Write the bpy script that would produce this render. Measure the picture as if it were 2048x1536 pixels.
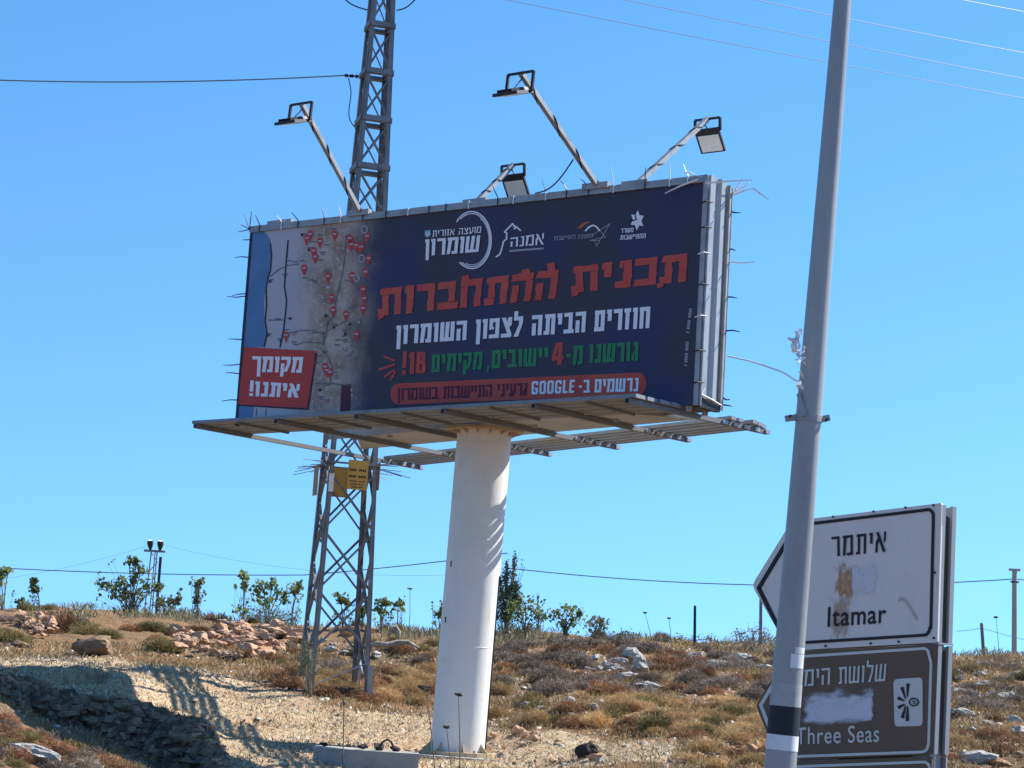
import bpy, math, random
import numpy as np
from mathutils import Vector, Matrix
random.seed(7); rng = np.random.default_rng(11)
SC = bpy.context.scene
COL = SC.collection
for o in list(bpy.data.objects): bpy.data.objects.remove(o)

# ------------------------------------------------------------------ camera, sky, sun, exposure
EYE = np.array([0.0, 0.0, 1.7])
FPX, PITCH, ROLL = 4100.0, 0.143, 0.060          # focal length in pixels of a 2048 wide frame
F_ = np.array([0, math.cos(PITCH), math.sin(PITCH)])
_R = np.array([1.0, 0, 0]); _U = np.array([0, -math.sin(PITCH), math.cos(PITCH)])
R_ = math.cos(ROLL)*_R + math.sin(ROLL)*_U
U_ = -math.sin(ROLL)*_R + math.cos(ROLL)*_U
cam = bpy.data.cameras.new('camera'); co = bpy.data.objects.new('camera', cam); COL.objects.link(co)
cam.sensor_fit = 'HORIZONTAL'; cam.sensor_width = 36.0; cam.lens = FPX/2048*36.0
cam.clip_start = 0.1; cam.clip_end = 3000
M = Matrix.Identity(4)
for i in range(3):
    M[i][0], M[i][1], M[i][2], M[i][3] = R_[i], U_[i], -F_[i], EYE[i]
co.matrix_world = M
SC.camera = co

SUN_AZ = math.radians(66.0)       # from +Y (view direction) towards +X (right)
SUN_EL = math.radians(44.0)
SKY_STRENGTH, SUN_STRENGTH = 0.122, 5.0
world = bpy.data.worlds.new('World'); SC.world = world; world.use_nodes = True
nt = world.node_tree; nt.nodes.clear()
out = nt.nodes.new('ShaderNodeOutputWorld'); bg = nt.nodes.new('ShaderNodeBackground')
sky = nt.nodes.new('ShaderNodeTexSky'); sky.sky_type = 'NISHITA'; sky.sun_disc = False
sky.sun_elevation = SUN_EL; sky.sun_rotation = SUN_AZ
sky.altitude = 800; sky.air_density = 1.0; sky.dust_density = 0.0; sky.ozone_density = 2.0
hs = nt.nodes.new('ShaderNodeHueSaturation'); hs.inputs['Saturation'].default_value = 1.15
# look a little higher into the dome than the true elevation: the air was clear, with no milky band at the horizon
wtc = nt.nodes.new('ShaderNodeTexCoord'); wvm = nt.nodes.new('ShaderNodeVectorMath'); wvm.operation = 'MULTIPLY_ADD'
wvm.inputs[1].default_value = (1, 1, .85); wvm.inputs[2].default_value = (0, 0, .17)
nt.links.new(wtc.outputs['Generated'], wvm.inputs[0]); nt.links.new(wvm.outputs[0], sky.inputs[0])
wmx = nt.nodes.new('ShaderNodeMix'); wmx.data_type = 'RGBA'; wmx.blend_type = 'MULTIPLY'; wmx.inputs[0].default_value = 1; wmx.inputs[7].default_value = (.88, 1.04, 1.09, 1)
nt.links.new(sky.outputs[0], wmx.inputs[6]); nt.links.new(wmx.outputs[2], hs.inputs['Color']); nt.links.new(hs.outputs[0], bg.inputs[0])
nt.links.new(bg.outputs[0], out.inputs[0]); bg.inputs[1].default_value = SKY_STRENGTH
sl = bpy.data.lights.new('sun', 'SUN'); sl.energy = SUN_STRENGTH; sl.angle = math.radians(0.5); sl.color = (1.0, 0.955, 0.88)
so = bpy.data.objects.new('sun', sl); COL.objects.link(so)
sdir = Vector((math.sin(SUN_AZ)*math.cos(SUN_EL), math.cos(SUN_AZ)*math.cos(SUN_EL), math.sin(SUN_EL)))
so.rotation_euler = sdir.to_track_quat('Z', 'Y').to_euler(); so.location = (20, 0, 40)
SC.view_settings.view_transform = 'Standard'; SC.view_settings.look = 'None'
SC.view_settings.exposure = 0.88; SC.view_settings.gamma = 1.0
SC.render.engine = 'CYCLES'
SC.cycles.max_bounces = 6; SC.cycles.transparent_max_bounces = 12

# ------------------------------------------------------------------ photo-to-place helpers
def ray(u, v): return F_ + (u-1024)/FPX*R_ - (v-768)/FPX*U_
def aty(u, v, y):
    k = ray(u, v); return EYE + k*(y/k[1])
def atz(u, v, z):
    k = ray(u, v); return EYE + k*((z-EYE[2])/k[2])
def pix(P):
    q = np.asarray(P)-EYE; dd = q@F_
    return np.stack([1024+FPX*(q@R_)/dd, 768-FPX*(q@U_)/dd], -1)
Z = np.array([0, 0, 1.0])

# ------------------------------------------------------------------ materials
def mat(name, col, rough=0.7, metal=0.0, spec=0.3, noise=None, bump=None, trans=0.0):
    """noise = (scale, colour2, low, high): blotches of a second colour; bump = (scale, strength)"""
    m = bpy.data.materials.new(name); m.use_nodes = True
    n = m.node_tree.nodes; l = m.node_tree.links; b = n['Principled BSDF']
    b.inputs['Base Color'].default_value = (*col, 1); b.inputs['Roughness'].default_value = rough
    b.inputs['Metallic'].default_value = metal; b.inputs['Specular IOR Level'].default_value = spec
    tc = n.new('ShaderNodeTexCoord')
    last = None
    for k, ns in enumerate(noise or []):
        t = n.new('ShaderNodeTexNoise'); t.inputs['Scale'].default_value = ns[0]; t.inputs['Detail'].default_value = 6
        t.inputs['Roughness'].default_value = 0.65
        mp = n.new('ShaderNodeMapping'); mp.inputs['Location'].default_value = (3.1*k, 1.7*k, 0)
        if len(ns) > 4: mp.inputs['Scale'].default_value = ns[4]
        l.new(tc.outputs['Object'], mp.inputs[0]); l.new(mp.outputs[0], t.inputs[0])
        r = n.new('ShaderNodeMapRange'); r.inputs[1].default_value = ns[2]; r.inputs[2].default_value = ns[3]
        l.new(t.outputs['Fac'], r.inputs[0])
        x = n.new('ShaderNodeMix'); x.data_type = 'RGBA'
        x.inputs[6].default_value = (*col, 1); x.inputs[7].default_value = (*ns[1], 1)
        if last: l.new(last, x.inputs[6])
        l.new(r.outputs[0], x.inputs[0]); last = x.outputs[2]
    if last: l.new(last, b.inputs['Base Color'])
    if bump:
        t = n.new('ShaderNodeTexNoise'); t.inputs['Scale'].default_value = bump[0]; t.inputs['Detail'].default_value = 5
        l.new(tc.outputs['Object'], t.inputs[0])
        bp = n.new('ShaderNodeBump'); bp.inputs['Strength'].default_value = bump[1]; bp.inputs['Distance'].default_value = 0.05
        l.new(t.outputs['Fac'], bp.inputs['Height']); l.new(bp.outputs[0], b.inputs['Normal'])
    return m

def leafmat(name, c1, c2, scale=3.0, trans=0.25, rnd=0.35, rough=0.7):
    """foliage: two tones in clumps, a per-plant shift, light passing through thin leaves"""
    m = bpy.data.materials.new(name); m.use_nodes = True
    n = m.node_tree.nodes; l = m.node_tree.links; b = n['Principled BSDF']; outn = n['Material Output']
    tc = n.new('ShaderNodeTexCoord'); t = n.new('ShaderNodeTexNoise'); t.inputs['Scale'].default_value = scale; t.inputs['Detail'].default_value = 4
    l.new(tc.outputs['Object'], t.inputs[0])
    r = n.new('ShaderNodeMapRange'); r.inputs[1].default_value = 0.35; r.inputs[2].default_value = 0.65; l.new(t.outputs['Fac'], r.inputs[0])
    x = n.new('ShaderNodeMix'); x.data_type = 'RGBA'; x.inputs[6].default_value = (*c1, 1); x.inputs[7].default_value = (*c2, 1)
    l.new(r.outputs[0], x.inputs[0])
    oi = n.new('ShaderNodeObjectInfo'); mr = n.new('ShaderNodeMapRange'); mr.inputs[3].default_value = 1-rnd; mr.inputs[4].default_value = 1+rnd
    l.new(oi.outputs['Random'], mr.inputs[0])
    hv = n.new('ShaderNodeHueSaturation'); l.new(x.outputs[2], hv.inputs['Color']); l.new(mr.outputs[0], hv.inputs['Value'])
    l.new(hv.outputs[0], b.inputs['Base Color']); b.inputs['Roughness'].default_value = rough; b.inputs['Specular IOR Level'].default_value = 0.2
    tr = n.new('ShaderNodeBsdfTranslucent'); l.new(hv.outputs[0], tr.inputs[0])
    ms = n.new('ShaderNodeMixShader'); ms.inputs[0].default_value = trans
    l.new(b.outputs[0], ms.inputs[1]); l.new(tr.outputs[0], ms.inputs[2]); l.new(ms.outputs[0], outn.inputs[0])
    return m

def attrmat(name, attr='tone', rough=0.9, trans=0.0):
    m = bpy.data.materials.new(name); m.use_nodes = True
    n = m.node_tree.nodes; l = m.node_tree.links; b = n['Principled BSDF']; outn = n['Material Output']
    a = n.new('ShaderNodeAttribute'); a.attribute_name = attr; l.new(a.outputs['Color'], b.inputs['Base Color'])
    b.inputs['Roughness'].default_value = rough; b.inputs['Specular IOR Level'].default_value = 0.15
    if trans:
        tr = n.new('ShaderNodeBsdfTranslucent'); l.new(a.outputs['Color'], tr.inputs[0])
        ms = n.new('ShaderNodeMixShader'); ms.inputs[0].default_value = trans
        l.new(b.outputs[0], ms.inputs[1]); l.new(tr.outputs[0], ms.inputs[2]); l.new(ms.outputs[0], outn.inputs[0])
    return m

MT = {}
MT['galv'] = mat('galvanised_steel', (.33, .34, .35), .5, .25, .4, [(4, (.22, .22, .22), .45, .7), (1.5, (.30, .27, .23), .62, .8)])
MT['lattice'] = mat('lattice_steel', (.20, .205, .215), .55, .2, .4, [(3, (.13, .13, .135), .45, .7)])
MT['dark'] = mat('dark_metal', (.03, .03, .035), .5, .2)
MT['black'] = mat('black_plastic_and_hollow_shade', (.012, .012, .014), .5)  # also paints the shade inside open tubes and the hollow end
MT['cable'] = mat('cable_rubber', (.02, .02, .022), .6)
MT['wire'] = mat('bare_wire', (.16, .17, .19), .5, .3)
MT['wirepale'] = mat('pale_wire', (.22, .235, .27), .45, .2)
MT['side'] = mat('zinc_sheet', (.36, .385, .40), .42, .25, .4, [(2.2, (.25, .265, .27), .45, .75, (1, 1, .3)), (9, (.44, .46, .48), .55, .8, (1, 1, .4))])
MT['column'] = mat('painted_column', (.76, .73, .68), .55, 0, .3, [(1.2, (.66, .63, .58), .5, .8), (7, (.62, .58, .52), .60, .8), (3.5, (.50, .42, .32), .62, .82, (1, 1, .12))], (18, .06))
MT['beam'] = mat('grey_beam', (.40, .44, .45), .6, 0, .3, [(1.4, (.28, .30, .31), .45, .75), (3, (.36, .25, .15), .66, .85)])
MT['rust'] = mat('rusty_flange', (.44, .33, .23), .8, 0, .2, [(3, (.50, .42, .34), .45, .7)])
MT['plank'] = mat('walkway_plank', (.23, .26, .30), .7, .1, .3, [(1.1, (.28, .22, .165), .56, .70, (1, 1, 1)), (5, (.15, .15, .155), .5, .8)])
MT['rib'] = mat('rib_tube', (.17, .175, .185), .6, .2, .3, [(4, (.20, .155, .11), .55, .8)])
MT['white'] = mat('white_print', (.80, .81, .84), .5)
MT['red'] = mat('red_print', (.52, .065, .055), .55, noise=[(1.5, (.58, .10, .06), .4, .7)])
MT['boxred'] = mat('box_red_print', (.50, .055, .045), .55)
MT['green'] = mat('green_print', (.03, .23, .085), .55)
MT['navy'] = mat('navy_print', (.02, .02, .06), .55)
MT['darkprint'] = mat('dark_print', (.09, .015, .04), .55)
MT['ink'] = mat('black_ink', (.015, .015, .02), .5)
MT['greyink'] = mat('grey_ink', (.12, .13, .16), .6)
MT['skyprint'] = mat('pale_blue_print', (.18, .42, .55), .55)
MT['orangeprint'] = mat('orange_print', (.40, .13, .06), .55)
MT['dimwhite'] = mat('dim_white_print', (.36, .37, .42), .6)
MT['tiewhite'] = mat('white_nylon', (.82, .82, .82), .4)
MT['tieblack'] = mat('black_nylon', (.03, .03, .05), .4)
MT['lens'] = mat('frosted_lens', (.90, .88, .80), .4, 0, .5, [(30, (.80, .78, .70), .4, .7)])
MT['post'] = mat('lamp_post_zinc', (.34, .335, .33), .45, .25, .4, [(3, (.27, .265, .265), .45, .7, (1, 1, .3)), (14, (.34, .34, .35), .55, .8)])
MT['bandblack'] = mat('black_paint', (.02, .022, .035), .6, noise=[(12, (.05, .05, .06), .55, .8)])
MT['bandwhite'] = mat('white_paint', (.72, .73, .75), .6, noise=[(12, (.58, .58, .58), .55, .8)])
MT['sticker'] = mat('white_sticker', (.72, .74, .72), .6, noise=[(20, (.5, .5, .45), .55, .8)])
MT['signback'] = mat('sign_back_aluminium', (.30, .31, .32), .5, .3)
MT['signedge'] = mat('sign_edge_aluminium', (.26, .275, .29), .5, .3)
MT['signwhite'] = mat('sign_white_sheet', (.70, .665, .63), .55, 0, .25, [(2.0, (.63, .59, .55), .5, .8), (14, (.58, .54, .50), .6, .85)])
MT['signbrown'] = mat('sign_brown_sheet', (.165, .11, .08), .6, 0, .2, [(3, (.135, .095, .075), .4, .7)])
MT['signborder'] = mat('sign_border_white', (.60, .60, .58), .5)
MT['yellow'] = mat('yellow_plate', (.52, .31, .07), .6, noise=[(6, (.44, .26, .08), .5, .8)])
MT['yellowback'] = mat('plate_back', (.34, .23, .13), .7, noise=[(6, (.26, .17, .10), .5, .8)])
MT['concrete'] = mat('concrete', (.38, .36, .33), .9, 0, .2, [(2, (.28, .26, .24), .45, .7), (11, (.46, .44, .40), .6, .8)], (20, .4))
MT['wood'] = mat('grey_wood', (.20, .17, .14), .9, 0, .2, [(6, (.30, .27, .23), .5, .75, (1, 1, .2))])
MT['polecon'] = mat('pole_concrete', (.40, .36, .31), .9)
MT['trunk'] = mat('bark', (.16, .13, .10), .9, noise=[(12, (.26, .23, .19), .45, .7)])
MT['limestone'] = mat('limestone', (.44, .41, .36), .9, 0, .2, [(3, (.26, .24, .22), .45, .65), (9, (.58, .55, .48), .55, .75), (6, (.12, .11, .10), .66, .8)], (9, .9))
MT['redstone'] = mat('reddish_stone', (.55, .33, .205), .9, 0, .2, [(3, (.30, .16, .10), .45, .65), (9, (.62, .48, .35), .52, .75)], (9, .9))
MT['brownstone'] = mat('brown_boulder', (.22, .14, .09), .95, 0, .2, [(3, (.30, .21, .13), .45, .65), (9, (.12, .085, .06), .55, .75)], (9, .9))
MT['blackstone'] = mat('charred_lump', (.035, .03, .03), .8, 0, .2, [(5, (.09, .07, .06), .5, .7)], (9, .9))
MT['deadwood'] = mat('bleached_wood', (.40, .36, .29), .9, 0, .2, [(6, (.20, .17, .14), .42, .62)], (9, .6))
MT['shrub_grey'] = leafmat('dry_grey_scrub', (.20, .155, .125), (.28, .22, .175), 3, .15)
MT['shrub_rust'] = leafmat('dry_rust_scrub', (.25, .125, .065), (.34, .19, .10), 3, .15)
MT['shrub_olive'] = leafmat('dry_olive_scrub', (.17, .14, .055), (.25, .20, .085), 3, .2)
MT['shrub_tan'] = leafmat('dry_tan_scrub', (.40, .25, .11), (.50, .35, .18), 3, .25)
MT['leaf'] = leafmat('sapling_leaf', (.11, .155, .05), (.235, .27, .11), 4, .42, .2, .45)
MT['needle'] = leafmat('conifer_needle', (.06, .085, .05), (.12, .145, .08), 4, .15, .2)
MT['sage'] = leafmat('sage_leaf', (.14, .16, .09), (.22, .23, .14), 4, .25, .2)
MT['umbel'] = mat('dry_umbel', (.07, .06, .045), .9)
MT['stem'] = mat('dry_stem', (.16, .13, .09), .9)
MT['grass'] = attrmat('dry_grass', trans=.2)
MT['gravel'] = attrmat('gravel')

# ------------------------------------------------------------------ mesh building
ORG = {}
class MB:
    def __init__(s): s.v = []; s.f = []
    def add(s, vs, fs):
        k = len(s.v); s.v += [tuple(map(float, p)) for p in vs]; s.f += [tuple(i+k for i in q) for q in fs]; return s
    def poly(s, pts): return s.add(pts, [tuple(range(len(pts)))])
    def box8(s, b, t): # two quads
        return s.add(list(b)+list(t), [(3, 2, 1, 0), (4, 5, 6, 7)]+[(i, (i+1) % 4, 4+(i+1) % 4, 4+i) for i in range(4)])
    def prism(s, pts, off):
        n = len(pts); off = np.asarray(off); pts = [np.asarray(p) for p in pts]
        return s.add(pts+[p+off for p in pts], [tuple(range(n))[::-1], tuple(range(n, 2*n))]+[(i, (i+1) % n, n+(i+1) % n, n+i) for i in range(n)])
    def bar(s, a, b, w, h=None, up=Z):
        a = np.asarray(a, float); b = np.asarray(b, float); h = h or w
        t = (b-a)/np.linalg.norm(b-a); x = np.cross(t, up)
        if np.linalg.norm(x) < 1e-4: x = np.cross(t, np.array([1.0, 0, 0]))
        x /= np.linalg.norm(x); y = np.cross(x, t); x = x*w/2; y = y*h/2
        q = lambda p: [p-x-y, p+x-y, p+x+y, p-x+y]
        return s.box8(q(a), q(b))
    def angle(s, a, b, w, dx, dy, t=.012):   # an L section: two thin flanges along dx and dy
        a = np.asarray(a, float); b = np.asarray(b, float); dx = np.asarray(dx, float); dy = np.asarray(dy, float)
        for p, q in ((dx, dy), (dy, dx)):
            k = lambda o: [o, o+p*w, o+p*w+q*t, o+q*t]
            s.box8(k(a), k(b))
        return s
    def tube(s, pts, r, n=8, cap=True):
        pts = [np.asarray(p, float) for p in pts]; rs = r if hasattr(r, '__len__') else [r]*len(pts)
        base = len(s.v); x = None
        for i, p in enumerate(pts):
            t = pts[min(i+1, len(pts)-1)]-pts[max(i-1, 0)]; t = t/(np.linalg.norm(t)+1e-12)
            if x is None:
                x = np.cross(t, Z)
                if np.linalg.norm(x) < 1e-3: x = np.cross(t, np.array([1.0, 0, 0]))
            x = x-t*(x@t); x /= np.linalg.norm(x); y = np.cross(t, x)
            for k in range(n):
                a = 2*math.pi*k/n; s.v.append(tuple(p+rs[i]*(math.cos(a)*x+math.sin(a)*y)))
        for i in range(len(pts)-1):
            for k in range(n):
                s.f.append((base+i*n+k, base+i*n+(k+1) % n, base+(i+1)*n+(k+1) % n, base+(i+1)*n+k))
        if cap:
            s.f.append(tuple(base+k for k in range(n))[::-1]); s.f.append(tuple(base+(len(pts)-1)*n+k for k in range(n)))
        return s
    def build(s, name, m, parent=None, smooth=False, org=None):
        me = bpy.data.meshes.new(name)
        o0 = ORG.get(parent.name, np.zeros(3)) if parent else (np.zeros(3) if org is None else np.asarray(org, float))
        me.from_pydata([tuple(np.asarray(p)-o0) for p in s.v], [], s.f); me.update()
        if m: me.materials.append(MT[m] if isinstance(m, str) else m)
        if smooth: me.polygons.foreach_set('use_smooth', [True]*len(me.polygons))
        o = bpy.data.objects.new(name, me); COL.objects.link(o)
        if parent: o.parent = parent
        else: o.location = tuple(o0)
        ORG[o.name] = o0
        return o

def empty(name, loc, label, cat, group=None):
    o = bpy.data.objects.new(name, None); COL.objects.link(o); o.location = tuple(map(float, loc)); ORG[o.name] = np.asarray(loc, float)
    o.empty_display_size = .2
    return tag(o, label, cat, group)
def tag(o, label=None, cat=None, group=None, kind=None):
    if label: o['label'] = label
    if cat: o['category'] = cat
    if group: o['group'] = group
    if kind: o['kind'] = kind
    return o

# ------------------------------------------------------------------ the ground
def hor(u): return 1359.4+.06*(u-1024)
US = np.array([-900, 0, 300, 512, 700, 915, 1024, 1300, 1536, 2048, 2900.])
YS = np.array([-300, 10, 24, 31, 36, 39, 45.5, 52, 60, 63, 70, 85, 140, 600.])
def zrow(vals): return vals
ZT = np.array([            # height relative to the eye; columns US
    [-1.7]*11,
    [-1.7]*11,
    [-1.70, -1.70, -1.70, -1.80, -1.95, -1.95, -1.95, -1.75, -1.55, -1.25, -1.1],
    [-1.00, -1.00, -1.30, -2.15, -2.30, -2.25, -2.10, -1.65, -1.35, -1.0, -.8],
    [-.62, -.62, -.92, -1.62, -1.72, -1.76, -1.62, -1.15, -.88, -.60, -.5],
    [-.40, -.40, -.64, -1.32, -1.53, -1.52, -1.36, -.94, -.66, -.34, -.3],
    [.02, .02, -.12, -.34, -.55, -.58, -.52, -.26, -.12, .18, .25],
    [.52, .52, .55, .46, .34, .34, .38, .50, .50, .72, .8],
    [1.02, 1.02, 1.23, 1.22, 1.14, 1.20, 1.32, 1.36, 1.28, 1.42, 1.5],
    [1.02, 1.02, 1.25, 1.22, 1.14, 1.22, 1.35, 1.38, 1.28, 1.45, 1.5],
    [.75]*11, [.0]*11, [-1.5]*11, [-3.0]*11])
def _interp_u(row, u):
    return np.interp(u, US, row)
_rng2 = np.random.default_rng(5)
_W = [(_rng2.uniform(.25, 3.2), _rng2.uniform(0, 6.28), _rng2.uniform(0, 6.28)) for _ in range(26)]
def bumps(x, y):
    z = 0
    for k, a, ph in _W: z = z+np.sin(k*(x*math.cos(a)+y*math.sin(a))+ph)*.045/(k+.5)
    return z
def zup(x, y):
    x = np.asarray(x, float); y = np.asarray(y, float)
    u = 1024+FPX*x/np.maximum(y, 8.0)+0*y
    u = np.clip(u, -900, 2900)
    j = np.clip(np.searchsorted(YS, y)-1, 0, len(YS)-2)
    t = np.clip((y-YS[j])/(YS[j+1]-YS[j]), 0, 1)
    rows = np.stack([np.interp(u, US, ZT[k]) for k in range(len(YS))])
    idx = np.arange(rows.shape[1]) if rows.ndim > 1 else None
    if rows.ndim == 1: z = rows[j]*(1-t)+rows[j+1]*t
    else: z = rows[j, idx]*(1-t)+rows[j+1, idx]*t
    return z+EYE[2]
def hit_up(u, v):
    k = ray(u, v); ys = np.linspace(22, 66, 900); P = EYE+np.outer(ys/k[1], k)
    g = zup(P[:, 0], P[:, 1]); i = np.argmax(P[:, 2] <= g)
    if P[i, 2] > g[i]: i = len(ys)-1
    return P[i]
LIP = np.array([hit_up(u, v)[:2] for u, v in ((-260, 1352), (-90, 1355), (0, 1362), (60, 1360), (120, 1373), (160, 1382), (230, 1396), (315, 1412), (355, 1438), (385, 1472), (425, 1524), (450, 1600))])
def lipdist(x, y):
    best = np.full(np.shape(x), 1e9); sgn = np.ones(np.shape(x)); al = np.zeros(np.shape(x))
    tot = len(LIP)-1
    for i in range(tot):
        a, b = LIP[i], LIP[i+1]; ab = b-a; L2 = ab@ab
        t = np.clip(((x-a[0])*ab[0]+(y-a[1])*ab[1])/L2, 0, 1)
        dx = x-(a[0]+t*ab[0]); dy = y-(a[1]+t*ab[1]); dd = np.hypot(dx, dy)
        s = np.sign(ab[0]*dy-ab[1]*dx)
        mk = dd < best; best = np.where(mk, dd, best); sgn = np.where(mk, s, sgn); al = np.where(mk, (i+t)/tot, al)
    return best*sgn, al     # negative on the near (camera) side
def gz(x, y):
    x = np.asarray(x, float); y = np.asarray(y, float); shp = x.shape
    x = np.atleast_1d(x).ravel(); y = np.atleast_1d(y).ravel()
    z = zup(x, y)+bumps(x, y)*np.clip((y-20)/10, 0, 1)
    wb = np.exp(-((x+1.0)**2+(y-39.3)**2)/1.9); z = z*(1-wb)+(EYE[2]-1.66)*wb
    nb = (y > 18) & (y < 45) & (x < 3)
    if nb.any():
        dd, al = lipdist(x[nb], y[nb])
        dd = dd+.10*np.sin(x[nb]*3.1+1)+.04*np.sin(x[nb]*7.7+y[nb]*5)
        drop = .62+.35*np.clip(al*1.3, 0, 1)
        k = np.clip(-dd/.75, 0, 1); k = k*k*(3-2*k)
        fade = np.clip(1-(-dd-1.2)/2.2, 0, 1)
        z[nb] -= drop*k*fade
        uu = 1024+FPX*x[nb]/y[nb]
        top = np.interp(uu, [-900, 0, 110, 200, 330, 430, 520], [1.15, 1.06, .80, .62, .40, .12, 0])
        z[nb] += top*np.exp(-((y[nb]-24)/np.where(y[nb] > 24, 1.7, 3.0))**2)
        z[nb] += .03*np.exp(-(dd/.3)**2)*np.sin(x[nb]*9+y[nb]*4)
    return z.reshape(shp) if shp else float(z[0])
def hit(u, v, far=64):
    k = ray(u, v); ys = np.linspace(20, far, 1500); P = EYE+np.outer(ys/k[1], k)
    g = gz(P[:, 0], P[:, 1]); i = int(np.argmax(P[:, 2] <= g))
    if P[i, 2] > g[i]: i = int(np.argmin(P[:, 2]-g))
    p = P[i].copy(); p[2] = gz(p[0], p[1]); return p
def inpoly(x, y, poly):
    c = np.zeros(np.shape(x), bool); n = len(poly)
    for i in range(n):
        x1, y1 = poly[i]; x2, y2 = poly[(i+1) % n]
        c ^= ((y1 > y) != (y2 > y)) & (x < (x2-x1)*(y-y1)/(y2-y1+1e-12)+x1)
    return c
PATH = [hit_up(u, v)[:2] for u, v in ((-150, 1316), (0, 1312), (230, 1310), (420, 1345), (560, 1388), (700, 1428), (850, 1436), (1000, 1462), (1200, 1474), (1360, 1492), (1340, 1532), (1150, 1545), (900, 1560), (640, 1560), (470, 1570), (430, 1500), (390, 1450), (330, 1405), (200, 1395), (100, 1370), (-150, 1352))]
GULLY = None
xs = np.r_[np.array([-700, -300, -140, -70, -40, -28, -22]), np.arange(-17, 17, .11), np.array([18, 22, 28, 40, 70, 140, 300, 700])]
ys = np.r_[np.array([-300, -80, -20, 0, 10, 16, 20, 22]), np.arange(24, 66, .12), np.array([68, 72, 78, 86, 100, 140, 250, 600, 1400])]
X, Y = np.meshgrid(xs, ys); gzv = gz(X.ravel(), Y.ravel())
micro = (np.sin(X*11.3+np.sin(Y*7)*2)*np.sin(Y*9.7+np.sin(X*5)*2)).ravel()*.018+rng.normal(0, .012, X.size)
bdd, _ = lipdist(X.ravel(), Y.ravel())
micro = micro+np.where((bdd < .1) & (bdd > -1.0), rng.normal(0, .05, X.size)+.07*np.sin(X.ravel()*6.1+np.sin(Y.ravel()*5)*2)*np.sin(Y.ravel()*7.3+X.ravel()*2), 0)
micro *= ((Y.ravel() > 24) & (Y.ravel() < 66) & (abs(X.ravel()) < 24))
V = np.stack([X.ravel(), Y.ravel(), gzv+micro], 1)
nx, ny = len(xs), len(ys)
ii = (np.arange(ny-1)[:, None]*nx+np.arange(nx-1)[None, :]).ravel()
FACES = np.stack([ii, ii+1, ii+1+nx, ii+nx], 1)
def fastmesh(name, V, FC, m, attr=None):
    me = bpy.data.meshes.new(name); V = np.asarray(V, np.float32); FC = np.asarray(FC, np.int32); k = FC.shape[1]
    me.vertices.add(len(V)); me.vertices.foreach_set('co', V.ravel())
    me.loops.add(FC.size); me.loops.foreach_set('vertex_index', FC.ravel())
    me.polygons.add(len(FC)); me.polygons.foreach_set('loop_start', np.arange(len(FC), dtype=np.int32)*k)
    me.update(calc_edges=True)
    if attr is not None:
        for an, av in attr.items():
            a = me.attributes.new(an, 'FLOAT_COLOR', 'POINT'); a.data.foreach_set('color', np.c_[av, np.ones(len(V))].astype(np.float32).ravel())
    me.materials.append(MT[m] if isinstance(m, str) else m); me.validate()
    o = bpy.data.objects.new(name, me); COL.objects.link(o); return o
inp = inpoly(V[:, 0], V[:, 1], PATH).astype(float)
# soften the edge of the worn track
G = inp.reshape(ny, nx)
for _ in range(4):
    G = (G+np.roll(G, 1, 0)+np.roll(G, -1, 0)+np.roll(G, 1, 1)+np.roll(G, -1, 1))/5
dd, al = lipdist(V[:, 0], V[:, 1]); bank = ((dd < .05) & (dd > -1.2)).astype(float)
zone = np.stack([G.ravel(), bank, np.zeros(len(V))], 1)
gm = bpy.data.materials.new('hillside_soil'); gm.use_nodes = True
n = gm.node_tree.nodes; l = gm.node_tree.links; b = n['Principled BSDF']; b.inputs['Roughness'].default_value = .95; b.inputs['Specular IOR Level'].default_value = .1
tc = n.new('ShaderNodeTexCoord'); at = n.new('ShaderNodeAttribute'); at.attribute_name = 'zone'; sep = n.new('ShaderNodeSeparateColor'); l.new(at.outputs['Color'], sep.inputs[0])
def nz(scale, lo, hi, det=6, sc=(1, 1, 1)):
    t = n.new('ShaderNodeTexNoise'); t.inputs['Scale'].default_value = scale; t.inputs['Detail'].default_value = det; t.inputs['Roughness'].default_value = .7
    mp = n.new('ShaderNodeMapping'); mp.inputs['Scale'].default_value = sc; l.new(tc.outputs['Object'], mp.inputs[0]); l.new(mp.outputs[0], t.inputs[0])
    r = n.new('ShaderNodeMapRange'); r.inputs[1].default_value = lo; r.inputs[2].default_value = hi; l.new(t.outputs['Fac'], r.inputs[0]); return r.outputs[0]
def mixc(f, a, c):
    x = n.new('ShaderNodeMix'); x.data_type = 'RGBA'
    for s_, q in ((0, f), (6, a), (7, c)):
        if isinstance(q, tuple): x.inputs[s_].default_value = (*q, 1)
        else: l.new(q, x.inputs[s_])
    return x.outputs[2]
scrub = mixc(nz(.45, .42, .62), (.20, .135, .08), (.30, .17, .085))
scrub = mixc(nz(2.4, .5, .7), scrub, (.135, .095, .06))
scrub = mixc(nz(7, .58, .72), scrub, (.40, .31, .19))
straw = mixc(nz(1.0, .40, .64), (.58, .455, .295), (.47, .295, .175))
straw = mixc(nz(9, .5, .7, 6, (1, 2.2, 1)), straw, (.64, .54, .38))
straw = mixc(nz(5, .52, .70, 8, (1, 2.5, 1)), straw, (.23, .165, .11))
ed = n.new('ShaderNodeMath'); ed.operation = 'ADD'; l.new(sep.outputs[0], ed.inputs[0])
en = n.new('ShaderNodeMath'); en.operation = 'MULTIPLY_ADD'; l.new(nz(1.6, .2, .8), en.inputs[0]); en.inputs[1].default_value = .9; en.inputs[2].default_value = -.45; l.new(en.outputs[0], ed.inputs[1])
rr = n.new('ShaderNodeMapRange'); rr.inputs[1].default_value = .3; rr.inputs[2].default_value = .7; l.new(ed.outputs[0], rr.inputs[0])
colr = mixc(rr.outputs[0], scrub, straw)
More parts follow.
